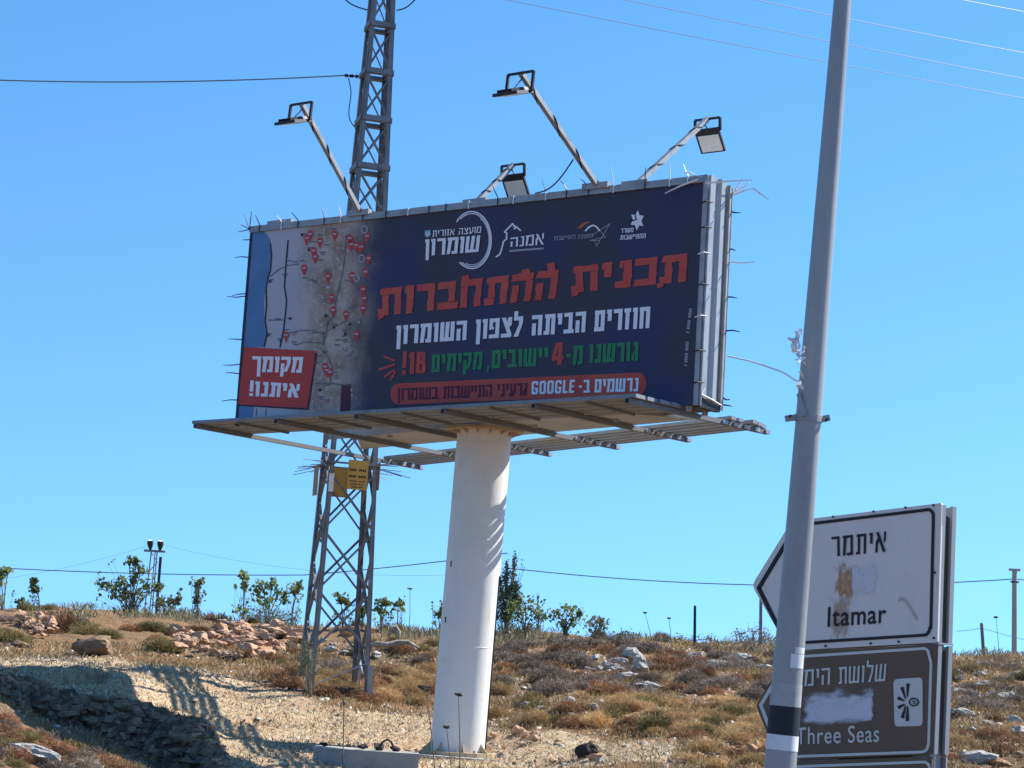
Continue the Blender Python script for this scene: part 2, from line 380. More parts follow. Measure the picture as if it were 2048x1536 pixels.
colr = mixc(sep.outputs[1], colr, mixc(nz(3, .4, .7), (.13, .085, .065), (.21, .135, .10)))
l.new(colr, b.inputs['Base Color'])
bp = n.new('ShaderNodeBump'); bp.inputs['Strength'].default_value = .9; bp.inputs['Distance'].default_value = .08; l.new(nz(14, 0, 1, 8), bp.inputs['Height']); l.new(bp.outputs[0], b.inputs['Normal'])
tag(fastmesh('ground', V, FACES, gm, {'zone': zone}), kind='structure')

# ------------------------------------------------------------------ lettering (own block alphabet: every letter a union of strokes)
def Rc(x0, y0, x1, y1): return [(x0, y0), (x1, y0), (x1, y1), (x0, y1)]
def glyph(c, v, h):
    if c == ' ': return [], .30
    if c == 'א':
        w = .68; return [[(0, 1), (v*1.15, 1), (w, 0), (w-v*1.15, 0)], [(w-v, .60), (w-v*.75, .42), (w-.02, .60), (w-.02, 1), (w-v, 1)], [(0, 0), (v, 0), (v, .40), (v*1.5, .62), (v*.8, .76), (0, .5)]], w
    if c == 'ב': w = .56; return [Rc(0, 1-h, w-.05, 1), Rc(w-.05-v, h, w-.05, 1-h), Rc(0, 0, w+.04, h)], w
    if c == 'כ': w = .54; return [Rc(0, 1-h, w, 1), Rc(w-v, h, w, 1-h), Rc(0, 0, w, h)], w
    if c == 'ג': w = v+.22; return [Rc(w-v, .0, w, 1-h), Rc(w-v-.1, 1-h, w, 1), Rc(0, 0, v*.8, .30), [(0, .30), (v*.8, .30), (w-v, .42), (w-v, .60)]], w
    if c == 'ד': w = .58; return [Rc(0, 1-h, w, 1), Rc(w-v-.05, 0, w-.05, 1-h)], w
    if c == 'ה': w = .62; return [Rc(0, 1-h, w, 1), Rc(w-v, 0, w, 1-h), Rc(.03, 0, .03+v, .60)], w
    if c == 'ו': w = v+.06; return [Rc(w-v, 0, w, 1), Rc(0, 1-h, w-v, 1)], w
    if c == 'ז': w = v+.16; return [Rc(.08, 0, .08+v, 1-h), Rc(0, 1-h, w, 1)], w
    if c == 'ח': w = .62; return [Rc(0, 1-h, w, 1), Rc(.02, 0, .02+v, 1-h), Rc(w-v, 0, w, 1-h)], w
    if c == 'ט': w = .62; return [Rc(0, 0, w, h), Rc(0, h, v, 1), Rc(w-v, h, w, 1), Rc(w-v-.14, 1-h, w-v, 1)], w
    if c == 'י': w = v+.06; return [Rc(w-v, .46, w, 1), Rc(0, 1-h, w-v, 1)], w
    if c == 'ך': w = .54; return [Rc(0, 1-h, w, 1), Rc(w-v, -.28, w, 1-h)], w
    if c == 'ל': w = .54; return [Rc(0, 1-h, w, 1), Rc(0, 1, v, 1.27), [(w-v, 1-h), (w, 1-h), (w, .68), (w-v-.02, 0), (w-2*v-.06, 0), (w-v, .60)]], w
    if c == 'ם': w = .60; return [Rc(0, 1-h, w, 1), Rc(0, 0, w, h), Rc(.02, h, .02+v, 1-h), Rc(w-v, h, w, 1-h)], w
    if c == 'מ': w = .66; return [Rc(w-v, h, w, 1-h), Rc(.12, 1-h, w, 1), [(.0, 0), (v, 0), (.12+v*.8, 1-h), (.06, 1-h)], [(0, 1-h), (.12, 1-h), (.12, 1), (.0, 1)], Rc(v+.10, 0, w, h)], w
    if c == 'נ': w = v+.20; return [Rc(w-v, h, w, 1), Rc(w-v-.10, 1-h, w-v, 1), Rc(0, 0, w, h)], w
    if c == 'ן': w = v+.06; return [Rc(w-v, -.26, w, 1), Rc(0, 1-h, w-v, 1)], w
    if c == 'ע': w = .62; return [[(w-v, 1), (w-v, .30), (w*.45, .16), (w*.6, 0.0), (w, .28), (w, 1)][::-1], [(0, 1), (v, 1), (v+.13, .2), (v*.4+.12, .1)], [(0, 0), (w*.6, 0), (w*.62, .2), (0, h)]], w
    if c == 'פ': w = .60; return [Rc(0, 1-h, w, 1), Rc(w-v, h, w, 1-h), Rc(0, 0, w, h), Rc(0, .44, v*.9, 1-h), Rc(v*.9, .44, v*.9+.08, .44+h*.7)], w
    if c == 'צ': w = .62; return [Rc(0, 0, w, h), [(0, 1), (v*1.05, 1), (w, h), (w-v*1.1, h)], [(w-v, 1), (w, 1), (w, .62), (w-v*.9, .44), (w-v*1.3, .62)]], w
    if c == 'ק': w = .60; return [Rc(0, 1-h, w, 1), [(w-v, 1-h), (w, 1-h), (w, .55), (w-v*.7, .06), (w-v*1.75, .06), (w-v, .52)], Rc(.02, -.26, .02+v, .58)], w
    if c == 'ר': w = .52; return [Rc(0, 1-h, w, 1), Rc(w-v, 0, w, 1-h)], w
    if c == 'ש': w = .84; return [Rc(0, 0, w, h), Rc(0, h, v, 1), Rc(w-v, h, w, 1), [(w/2-v*.62, h), (w/2+v*.38, h), (w/2+v*.55, 1), (w/2-v*.45, 1)]], w
    if c == 'ת': w = .66; return [Rc(.04, 1-h, w, 1), Rc(w-v, 0, w, 1-h), Rc(.11, h, .11+v, 1-h), Rc(0, 0, .11+v, h)], w
    if c == '-': return [Rc(.05, .42, .33, .42+h*.9)], .38
    if c == ',': return [[(.02, -.2), (.12, -.2), (.2, .18), (.05, .18)]], .22
    if c == '!': return [Rc(0, .30, v, 1.05), Rc(0, 0, v, .2)], v
    if c == '1': w = v+.12; return [Rc(w-v, 0, w, 1), [(0, .72), (w-v, .80), (w-v, 1), (.06, .92)]], w
    if c == '8': w = .56; return [Rc(0, .06, v, .46), Rc(w-v, .06, w, .46), Rc(.03, .54, .03+v, .95), Rc(w-v-.03, .54, w-.03, .95), Rc(.06, 0, w-.06, h*.9), Rc(.06, 1-h*.9, w-.06, 1), Rc(.05, .5-h*.45, w-.05, .5+h*.45)], w
    if c == '4': w = .60; return [Rc(w-v-.08, -.02, w-.08, 1.02), Rc(0, .20, w, .20+h), [(0, .20+h), (v*.9, .20+h), (w-v-.08, .82), (w-v-.08, 1.02), (w-v-.18, 1.02)]], w
    if c == 'G': w = .56; return [Rc(0, .08, v, .92), Rc(.08, 0, w-.06, h), Rc(.08, 1-h, w-.06, 1), Rc(w-v, .06, w, .5), Rc(w-v-.1, .36, w-v, .5), Rc(w-v, .70, w, .94)], w
    if c == 'O': w = .56; return [Rc(0, .08, v, .92), Rc(w-v, .08, w, .92), Rc(.08, 0, w-.08, h), Rc(.08, 1-h, w-.08, 1), [(0, .08), (.08, 0), (.08, h), (v, h)], [(w, .08), (w-.08, 0), (w-.08, h), (w-v, h)], [(0, .92), (.08, 1), (.08, 1-h), (v, 1-h)], [(w, .92), (w-.08, 1), (w-.08, 1-h), (w-v, 1-h)]], w
    if c == 'L': return [Rc(0, 0, v, 1), Rc(v, 0, .44, h)], .44
    if c == 'E': return [Rc(0, 0, v, 1), Rc(v, 0, .44, h), Rc(v, 1-h, .44, 1), Rc(v, .5-h*.42, .40, .5+h*.42)], .44
    return [], .3
def layout(txt, v, h, gap=.11, rtl=True):
    s = txt[::-1] if rtl else txt
    x = 0; polys = []
    for c in s:
        g, w = glyph(c, v, h)
        polys += [[(px+x, py) for px, py in p] for p in g]; x += w+gap
    return polys, x-gap
def rough(p, amt, step=.11):
    o = []
    for i in range(len(p)):
        a = np.array(p[i]); b_ = np.array(p[(i+1) % len(p)]); k = max(1, int(np.hypot(*(b_-a))/step))
        for j in range(k):
            o.append(tuple(a+(b_-a)*j/k+rng.normal(0, amt, 2)))
    return o
def text(name, m, parent, surf, txt, quad, v=.20, h=.18, gap=.11, rtl=True, lift=.004, jag=0, wob=0):
    """quad: TL, TR, BR, BL of the line's letter body in photo pixels"""
    polys, W_ = layout(txt, v, h, gap, rtl); mb = MB(); q = [np.array(p, float) for p in quad]
    for k, p in enumerate(polys):
        if jag: p = rough(p, jag)
        pts = []
        for x, y in p:
            a = x/W_; top = q[0]+(q[1]-q[0])*a; bot = q[3]+(q[2]-q[3])*a; P = bot+(top-bot)*y
            pts.append(surf(P[0], P[1], lift+k % 7*.0009))
        mb.poly(pts)
    return mb.build(name, m, parent)
def pxpoly(name, m, parent, surf, polys, lift=.004):
    mb = MB()
    for k, p in enumerate(polys): mb.poly([surf(u, v, lift+k % 9*.0006) for u, v in p])
    return mb.build(name, m, parent)
def stroke(pts, wd):   # a run of pixel-space quads along a polyline
    o = []; pts = [np.array(p, float) for p in pts]
    for a, b_ in zip(pts[:-1], pts[1:]):
        t = (b_-a)/(np.hypot(*(b_-a))+1e-9); nrm = np.array([-t[1], t[0]])*wd/2; e = t*wd*.25
        o.append([tuple(a-e+nrm), tuple(a-e-nrm), tuple(b_+e-nrm), tuple(b_+e+nrm)])
    return o
def disc(cx, cy, rx, ry, n=14): return [(cx+rx*math.cos(2*math.pi*k/n), cy+ry*math.sin(2*math.pi*k/n)) for k in range(n)]

# ------------------------------------------------------------------ billboard
TH, BW, BH = .642, 10.786, 4.0
D = np.array([math.cos(TH), -math.sin(TH), 0]); MM = np.array([math.sin(TH), math.cos(TH), 0])   # along the face (to the right), and away behind it
BC = np.array([-1.186, 37.739, 4.813])+EYE                 # middle of the face's lower edge
def bp_(s, m, t): return BC+s*D+m*MM+t*Z
def face(u, v, lift=0.0):
    k = ray(u, v); t = ((BC-EYE-lift*MM)@MM)/(k@MM); return EYE+k*t
def fst(u, v):
    p = face(u, v)-BC; return p@D, p[2]
ZP = -.11                                                  # walkway level, relative to the face's lower edge
cs, cm_ = .28, 1.52
ctop = atz(970, 858, BC[2]+ZP+.06); ctop_s, ctop_m = (ctop-BC)@D, (ctop-BC)@MM
# the column stands upright under the cross beam
cbase_z = EYE[2]-1.46
ctr = np.array([ctop[0], ctop[1], 0.0])
kk = ray(915, 1500); ctr = EYE+kk*(np.hypot(ctop[0], ctop[1])/np.hypot(kk[0], kk[1]))
ctr = np.array([(ctr[0]+ctop[0])/2, (ctr[1]+ctop[1])/2, 0.0])
base = np.array([ctr[0], ctr[1], cbase_z])
bb = empty('billboard', base, 'big roadside billboard with a navy banner and map on one white column', 'billboard')
R0 = .525
mb = MB(); nseg = 40; rows_ = [0, .5, 1.5, 3, 4.5, 6.0, BC[2]+ZP+.06-cbase_z]
LX = lambda q: np.array([-.07+.14*q/rows_[-1], 0, 0])     # the column stands a little out of plumb
mb.tube([base+LX(q)+Z*q for q in rows_], R0, 48, False); mb.build('column', 'column', bb, True)
mb = MB()
for q in (2.02, 4.05, 5.9): mb.tube([base+LX(q)+Z*(q+o_) for o_ in (-.012, -.005, .005, .012)], [R0, R0+.004, R0+.004, R0], 48, False)
mb.build('weld_seam', 'column', bb, True)
base = base-np.array([.07, 0, 0])
mb = MB(); mb.tube([base-Z*.02, base+Z*.06], .76, 24)
for k in range(12):
    a = k*math.pi/6; q = base+np.array([math.cos(a), math.sin(a), 0])*.64; mb.tube([q, q+Z*.11], .03, 6)
for k in range(8):
    a = k*math.pi/4+.2; e = np.array([math.cos(a), math.sin(a), 0]); mb.prism([base+e*.52+Z*.03, base+e*.72+Z*.03, base+e*.52+Z*.24], np.cross(e, Z)*.015)
MT['plate'] = mat('base_plate_paint', (.52, .42, .26), .7, noise=[(5, (.40, .27, .15), .45, .7)])
mb.build('base_plate', 'plate', bb)
base = base+np.array([.07, 0, 0])
# cable running down the right of the column
mb = MB(); e = np.array([.97, -.24, 0]); mb.tube([*[base+LX(q)+e*(R0+.012)+Z*q for q in (.1, 1.2, 2.4, 3.4)]], .012, 5); mb.build('cable', 'cable', bb)
mb = MB()
for u, v in ((902, 1128), (891, 1240), (995, 1236)):
    k = ray(u, v); q = EYE+k*((np.hypot(base[0], base[1])-.46)/np.hypot(k[0], k[1])); mb.tube([q-Z*.05, q+Z*.06], .014, 6)
mb.build('step_socket', 'black', bb)
# flange and cross beam
ht = BC[2]+ZP+.06
top = np.array([base[0]+.07, base[1], ht])
mb = MB(); mb.tube([top-Z*.06, top-Z*.005], .74, 32)
for k in range(14):
    a = k*2*math.pi/14; e = np.array([math.cos(a), math.sin(a), 0]); mb.prism([top+e*.515-Z*.06, top+e*.72-Z*.06, top+e*.515-Z*.15], np.cross(e, Z)*.014)
mb.build('flange', 'rust', bb)
zb, zt = ZP+.06, ZP+.62
mb = MB()
pl = lambda t: [bp_(-4.2, 2.35, t), bp_(3.4, .14, t), bp_(4.6, 1.40, t), bp_(-5.6, 4.15, t)]
mb.box8(pl(zb), pl(zt)); mb.build('cross_beam', 'beam', bb)
# ribs under the walkways
def mf(s): return -.83-.096*s
def mbk(s): return 4.72-.372*s
RS = [(-6.30, -6.25), (-3.86, -3.75), (-1.61, -1.32), (.62, .93), (2.79, 3.07), (4.86, 5.22)]
for sf, sb in RS:
    mb = MB(); a = bp_(sf, mf(sf), ZP); b_ = bp_(sb, mbk(sb), ZP)
    mb.bar(a, b_, .085, .085); o = mb.build('rib', 'rib', bb)
    mb = MB(); tt = (b_-a)/np.linalg.norm(b_-a); mb.bar(a-tt*.004, a-tt*.012, .07, .07); e_ = mb.build('tube_hollow_dark', 'black', o)  # black plate paints the dark inside the open rib tube
def plankset(name, f0, width, sA, sB, nP, m, seed, gap=.03):
    r2 = random.Random(seed); pw = width/nP
    for i in range(nP):
        a0 = i*pw+gap; a1 = (i+1)*pw-gap
        jl, jr = r2.uniform(-.05, .12), r2.uniform(-.06, .12)
        for k in range(1):
            mb = MB(); za, zc = ZP+.055, ZP+.115+r2.uniform(0, .008)
            q = lambda z: [bp_(sA-jl, f0(sA)+a0, z), bp_(sB+jr, f0(sB)+a0, z), bp_(sB+jr, f0(sB)+a1, z), bp_(sA-jl, f0(sA)+a1, z)]
            mb.box8(q(za), q(zc)); mb.build(name, m, bb)
plankset('walkway_plank', mf, 1.72, -6.45, 4.98, 5, 'plank', 3)
plankset('walkway_plank', lambda s: mbk(s)-1.36, 1.36, -6.35, 5.30, 5, 'plank', 4, .06)
# braces hung under the planks of the front walkway (dark brackets seen from below)
mb = MB()
mbC = None
for sf, sb in RS:
    a = bp_(sf, mf(sf), ZP); b_ = bp_(sb, mbk(sb), ZP); tt = (b_-a)/np.linalg.norm(b_-a)
    for k in range(5):
        q = b_-tt*(.06+k*.33)+D*.062+Z*.0
        MB().bar(q-tt*.07, q+tt*.07, .022, .07).build('sky_gap_block', 'side', bb)  # bright blocks added to imitate sky showing through the plank gaps
for s in (-5.1, -2.7, -.5, 1.7, 3.9):
    MB().bar(bp_(s, mf(s)+.10, ZP+.03), bp_(s, mf(s)+1.6, ZP+.03), .05, .05).build('plank_batten', 'rib', bb)
# uprights that carry both faces, and the lower beam of each face
def mback(s): return .72+.19*(5.393-s)
mb = MB()
for s in (-5.3, -3.2, -1.1, 1.0, 3.1, 5.2):
    mb.bar(bp_(s, .10, -.1), bp_(s, .10, 3.9), .10, .10)
    mb.bar(bp_(s, mback(s)-.12, -.1), bp_(s, mback(s)-.12, 3.9), .10, .10)
    for t in (.2, 2.0, 3.7): mb.bar(bp_(s, .16, t), bp_(s, mback(s)-.18, t), .07, .07)
mb.build('inner_frame', 'galv', bb)
# banner
hB = BW/2
bm_ = bpy.data.materials.new('printed_banner'); bm_.use_nodes = True
n = bm_.node_tree.nodes; l = bm_.node_tree.links; b = n['Principled BSDF']; b.inputs['Roughness'].default_value = .45; b.inputs['Specular IOR Level'].default_value = .25
uvn = n.new('ShaderNodeTexCoord'); sx = n.new('ShaderNodeSeparateXYZ'); l.new(uvn.outputs['UV'], sx.inputs[0])
mpu = n.new('ShaderNodeMapping'); mpu.inputs['Scale'].default_value = (10.8, 4, 1); l.new(uvn.outputs['UV'], mpu.inputs[0])
def bnoise(sc, lo, hi, d=5):
    t = n.new('ShaderNodeTexNoise'); t.inputs['Scale'].default_value = sc; t.inputs['Detail'].default_value = d; l.new(mpu.outputs[0], t.inputs[0])
    r = n.new('ShaderNodeMapRange'); r.inputs[1].default_value = lo; r.inputs[2].default_value = hi; l.new(t.outputs['Fac'], r.inputs[0]); return r.outputs[0]
def bmix(f, a, c):
    x = n.new('ShaderNodeMix'); x.data_type = 'RGBA'
    for s_, q in ((0, f), (6, a), (7, c)):
        if isinstance(q, tuple): x.inputs[s_].default_value = (*q, 1)
        else: l.new(q, x.inputs[s_])
    return x.outputs[2]
def bramp(src, lo, hi):
    r = n.new('ShaderNodeMapRange'); r.interpolation_type = 'SMOOTHSTEP'; r.inputs[1].default_value = lo; r.inputs[2].default_value = hi; l.new(src, r.inputs[0]); return r.outputs[0]
edge = n.new('ShaderNodeMath'); edge.operation = 'MULTIPLY_ADD'; l.new(bnoise(1.2, .3, .7), edge.inputs[0]); edge.inputs[1].default_value = .035; l.new(sx.outputs[0], edge.inputs[2])
land = bmix(bnoise(1.6, .36, .62, 8), (.48, .37, .33), (.27, .18, .125))
land = bmix(bnoise(9, .5, .72), land, (.47, .42, .40))
mapc = bmix(bramp(edge.outputs[0], .115, .20), (.44, .43, .48), land)
navy = bmix(bnoise(.55, .45, .62, 1), (.050, .042, .062), (.038, .038, .095))
l.new(bmix(bramp(edge.outputs[0], .255, .345), mapc, navy), b.inputs['Base Color'])
btn = n.new('ShaderNodeTexNoise'); btn.inputs['Scale'].default_value = 1.3; l.new(mpu.outputs[0], btn.inputs[0])
bpn = n.new('ShaderNodeBump'); bpn.inputs['Strength'].default_value = .25; bpn.inputs['Distance'].default_value = .05; l.new(btn.outputs['Fac'], bpn.inputs['Height']); l.new(bpn.outputs[0], b.inputs['Normal'])
L0, L1, T0, T1 = -hB+.09, hB-.05, -.02, 3.87
mb = MB(); mb.add([bp_(L0, 0, T0), bp_(L1, 0, T0), bp_(L1, 0, T1), bp_(L0, 0, T1), bp_(L0, .012, T0), bp_(L1, .012, T0), bp_(L1, .012, T1), bp_(L0, .012, T1)],
                  [(0, 1, 2, 3), (7, 6, 5, 4), (0, 4, 5, 1), (1, 5, 6, 2), (2, 6, 7, 3), (3, 7, 4, 0)])
banner = mb.build('banner', bm_, bb)
uvl = banner.data.uv_layers.new(name='UVMap')
for lp in banner.data.loops:
    p = np.array(banner.data.vertices[lp.vertex_index].co)+base-BC
    uvl.data[lp.index].uv = ((p@D-L0)/(L1-L0), (p[2]-T0)/(T1-T0))
# --- map print
sea = [(504, 462), (528, 462), (540, 478), (543, 500), (540, 530), (535, 560), (528, 600), (529, 640), (534, 665), (528, 694), (486, 696)]
MT['seaprint'] = mat('sea_print', (.10, .22, .42), .5, noise=[(1.5, (.075, .17, .36), .4, .7)])
pxpoly('map_sea', 'seaprint', banner, face, [sea, [(476, 812), (508, 814), (505, 834), (473, 836)]], .003)
roads = stroke([(541, 487), (543, 510), (541, 540), (536, 555), (532, 578), (533, 612), (530, 640), (534, 668), (528, 694)], 2.6)
roads += stroke([(576, 481), (573, 515), (570, 555), (569, 575), (573, 600), (571, 625), (567, 660), (560, 694)], 2.8)
pxpoly('map_highway', 'ink', banner, face, roads, .006)
lanes = []
for pts in ([(692, 470), (690, 510), (685, 545), (676, 585), (670, 605), (668, 630), (655, 645), (652, 670), (644, 690)], [(690, 560), (708, 566), (720, 580)], [(540, 553), (556, 540), (575, 531), (598, 528)], [(536, 640), (553, 640), (568, 640)],
            [(570, 668), (600, 661), (625, 660), (646, 668), (665, 655), (690, 643)], [(645, 700), (658, 718), (664, 735), (660, 770)], [(625, 768), (660, 766), (690, 770), (725, 772)], [(712, 655), (730, 654)], [(648, 690), (646, 662)], [(700, 690), (728, 702)], [(590, 690), (610, 684), (640, 686)]):
    lanes += stroke(pts, 1.8)
for u in (530, 549): lanes += stroke([(u-17, 818), (u-18, 832)], 1.8)
pxpoly('map_lane', 'greyink', banner, face, lanes, .006)
marks = []
for u, v in ((606, 468), (640, 470), (625, 484), (653, 490), (620, 496), (645, 505), (667, 458), (578, 522), (590, 524), (604, 522), (610, 556), (622, 560), (570, 549), (540, 560), (654, 540), (630, 562), (556, 638), (580, 637), (537, 668), (560, 678), (588, 665), (628, 666), (652, 633), (668, 650), (700, 650), (690, 660), (720, 646), (708, 612), (702, 616), (688, 672), (690, 680), (674, 690), (690, 697), (702, 704), (698, 712), (650, 704), (640, 712), (634, 726), (655, 770), (640, 780), (642, 794), (654, 800), (672, 752), (668, 745), (676, 680), (720, 640), (588, 684), (572, 660), (648, 600), (671, 602), (640, 520)):
    marks += stroke([(u-5, v), (u+5, v-.6)], 2.2)
    if (int(u) % 3) == 0: marks += stroke([(u-3, v+4), (u+4, v+3.6)], 1.8)
pxpoly('map_caption', 'greyink', banner, face, marks, .005)
dots = [disc(u, v, 2.4, 3.0) for u, v in ((540, 563), (570, 549), (580, 637), (700, 648), (535, 670), (561, 682), (652, 631), (668, 655), (690, 668), (604, 470), (640, 780), (618, 500))]
pxpoly('map_town', 'ink', banner, face, dots, .007)
pins, pinw = [], []
for u, v in ((613, 478), (627, 503), (608, 538), (669, 470), (656, 554), (663, 596), (666, 622), (702, 490), (712, 492), (734, 474), (737, 518), (704, 553), (726, 580), (726, 618), (692, 630), (713, 670), (572, 672), (654, 742), (620, 470), (640, 484), (699, 478), (722, 495), (728, 598), (731, 545), (650, 735), (660, 746), (630, 515)):
    s_ = 7.5
    pins += [disc(u, v-2, s_*.85, s_, 12), [(u-s_*.7, v+1), (u+s_*.7, v+1), (u, v+14)]]
    pinw.append([(u-4, v-3.5), (u+4, v-4), (u+4, v-.5), (u-4, v)])
pxpoly('map_pin', 'boxred', banner, face, pins, .008)
pxpoly('map_pin_label', 'dimwhite', banner, face, pinw, .012)
rings = []
for u, v in ((729, 459), (723, 517), (713, 556)):
    for k in range(14):
        a, b2 = 2*math.pi*k/14, 2*math.pi*(k+1)/14
        rings.append([(u+7*math.cos(a), v+8.5*math.sin(a)), (u+7*math.cos(b2), v+8.5*math.sin(b2)), (u+4.6*math.cos(b2), v+6*math.sin(b2)), (u+4.6*math.cos(a), v+6*math.sin(a))])
rings += [disc(u, v, 2.3, 3.2) for u, v in ((691, 696), (701, 702), (718, 644), (703, 780), (704, 790))]
pxpoly('map_ring', 'dimwhite', banner, face, rings, .012)
pxpoly('map_legend', 'darkprint', banner, face, [[(683, 769), (702, 768), (700, 821), (680, 823)]], .007)
# red box
pxpoly('box_shadow', 'navy', banner, face, [[(490, 699), (634.5, 706), (617, 820), (480, 812)]], .008)
pxpoly('red_box', 'boxred', banner, face, [[(488, 694), (631.4, 702), (614.5, 816.6), (476.5, 808.8)]], .012)
text('box_lettering', 'white', banner, face, 'מקומך', [(505, 712.4), (607, 714), (602.8, 745.6), (503.8, 744)], .22, .20, .10, lift=.018)
text('box_lettering', 'white', banner, face, 'איתנו!', [(500.5, 762), (601, 768.4), (597.6, 795.5), (498.6, 792)], .22, .20, .10, lift=.018)
# title, brush style
text('title_lettering', 'red', banner, face, 'תכנית', [(1143, 534), (1375.5, 506), (1371.5, 563), (1143, 586)], .195, .25, .09, lift=.010, jag=.010)
text('title_lettering', 'red', banner, face, 'ההתחברות', [(757.5, 578), (1118, 539), (1110, 597), (756, 632)], .195, .25, .09, lift=.010, jag=.010)
pxpoly('title_lettering', 'red', banner, face, [[(1094, 528), (1109, 524), (1112, 545), (1096, 548)], [(1043, 540), (1059, 537), (1062, 552), (1042, 554)], [(924, 553), (937, 549), (941, 561), (924, 563)], [(757, 629), (772, 622), (768, 634), (757, 641)], [(1143, 583), (1160, 577), (1156, 590), (1144, 594)], [(1313, 567), (1328, 563), (1326, 573), (1315, 577)]], .018)
text('slogan_lettering', 'white', banner, face, 'חוזרים הביתה לצפון השומרון', [(793, 651.5), (1301, 613), (1298.5, 656), (791, 689)], .23, .19, .115, lift=.010)
for t_, q, m_ in (('גורשנו', [(1179, 689), (1277.5, 683.5), (1276, 721.5), (1177, 726)], 'green'), ('מ-', [(1131.5, 692.5), (1167, 690.5), (1165, 728), (1130.5, 730.5)], 'green'),
                  ('4', [(1104.5, 687), (1128.7, 684.8), (1126.5, 728.5), (1103.5, 730)], 'red'), ('יישובים,', [(974, 701.5), (1097, 694.6), (1095.5, 730.5), (973, 737.5)], 'green'),
                  ('מקימים', [(863.4, 709.5), (965.5, 703), (963.8, 738), (862.5, 744.7)], 'green'), ('!18', [(806, 705), (852, 703), (851, 746), (803.5, 749.4)], 'red')):
    text('pledge_lettering', m_, banner, face, t_, q, .23, .19, .10, rtl=(t_ != '!18'), lift=.010)
pxpoly('ray_mark', 'red', banner, face, [p for a in (((768, 713), (789, 721)), ((759, 739), (789, 729)), ((769, 754), (788, 740)), ((781, 760), (791, 743))) for p in stroke(a, 4.2)], .010)
def arcpts(cx, cy, rx, ry, a0, a1, n_=10): return [(cx+rx*math.cos(math.radians(a0+(a1-a0)*k/n_)), cy+ry*math.sin(math.radians(a0+(a1-a0)*k/n_))) for k in range(n_+1)]
pxpoly('pill_panel', 'red', banner, face, [arcpts(797, 788, 16, 21, 90, 270)+arcpts(1277, 767.5, 16, 22.5, -90, 90)], .008)
text('pill_lettering', 'white', banner, face, 'נרשמים', [(1190, 758.5), (1277.5, 755.5), (1276, 782.5), (1188.5, 785)], .21, .18, .11, lift=.014)
text('pill_lettering', 'white', banner, face, 'ב-', [(1157, 760.5), (1180, 759.5), (1179, 785), (1156.5, 786)], .21, .18, .11, lift=.014)
text('pill_lettering', 'white', banner, face, 'GOOGLE', [(1063.7, 762.6), (1150, 759.4), (1147.5, 785.6), (1062.8, 789)], .19, .17, .12, rtl=False, lift=.014)
text('pill_lettering', 'darkprint', banner, face, 'גרעיני התיישבות בשומרון', [(795, 777), (1054.5, 765.5), (1053.5, 790.5), (794.5, 801)], .18, .17, .12, lift=.014)
# emblems
ring = []
for rx, ry, wd, a0, a1 in ((39, 57, 2.6, -140, 128), (36.5, 53, 2.0, -128, 122), (34.5, 49.5, 1.2, -60, 110)):
    ring += stroke(arcpts(943.5, 480, rx, ry, a0, a1, 34), wd)
ring = [p for p in ring]
pxpoly('emblem_ring', 'white', banner, face, ring, .008)
text('emblem_lettering', 'white', banner, face, 'מועצה אזורית', [(865, 461.5), (962.7, 452.7), (961.7, 465.4), (864.5, 474)], .15, .14, .14, lift=.014)
text('emblem_lettering', 'white', banner, face, 'שומרון', [(850.4, 479), (960.7, 470.5), (956.8, 503.5), (849.4, 512)], .20, .17, .11, lift=.014)
pxpoly('emblem_shield', 'skyprint', banner, face, [[(850, 461), (861, 460), (861, 471), (855.5, 475.5), (849.5, 472)]], .010)
pxpoly('emblem_shield', 'white', banner, face, stroke([(852, 464), (852.5, 470), (856, 470.5), (859, 469), (859, 463.5)], 1.6)+stroke([(855.8, 464), (855.8, 470)], 1.4), .014)
text('emblem_lettering', 'white', banner, face, 'אמנה', [(1021, 476), (1088.6, 466), (1087.5, 489), (1020.3, 494)], .15, .14, .14, lift=.010)
pxpoly('emblem_roof', 'white', banner, face, stroke([(992, 514), (1000, 508), (1003.5, 497), (1007, 483), (1013, 478), (1013.5, 466), (1009, 464), (1025, 447.5), (1031.5, 455), (1028.5, 458)], 3.0)+stroke([(1027, 452), (1033, 453.5), (1041, 461)], 3.0), .010)
pxpoly('emblem_caption', 'dimwhite', banner, face, [p for k in range(14) for p in stroke([(1019.5+k*4.9, 502-k*.38), (1022.6+k*4.9, 501.7-k*.38)], 3.6)], .008)
text('emblem_lettering', 'dimwhite', banner, face, 'החטיבה להתיישבות', [(1108, 473), (1186, 467.5), (1186, 475), (1108, 481)], .14, .14, .14, lift=.010)
pxpoly('emblem_hill', 'orangeprint', banner, face, [[(1153.5, 456), (1163, 448), (1172, 443.5), (1181, 443), (1170, 450), (1162, 457)]], .008)
pxpoly('emblem_hill', 'white', banner, face, stroke([(1171, 461.5), (1178, 454), (1186, 450.5), (1193, 453.5), (1199, 461)], 3.2), .010)
pxpoly('emblem_star_outline', 'dimwhite', banner, face, stroke([(1184, 471), (1220, 447), (1193, 492), (1189, 480)], 1.3)+stroke([(1196, 457), (1211, 474), (1180, 481), (1200, 481)], 1.1), .008)
cx, cy = 1274.5, 440.5
tri = lambda off: [(cx+14.6*math.sin(math.radians(a+off))*1.0, cy-20.5*math.cos(math.radians(a+off))) for a in (0, 120, 240)]
pxpoly('emblem_star', 'white', banner, face, [tri(4), tri(64)], .008)
pxpoly('emblem_star', 'navy', banner, face, stroke([(1270, 429), (1272.5, 439), (1262, 442), (1258, 440)], 2.2), .014)
text('emblem_lettering', 'white', banner, face, 'משרד', [(1242, 457.5), (1267, 455.5), (1266.5, 464), (1241.5, 466)], .18, .17, .13, lift=.010)
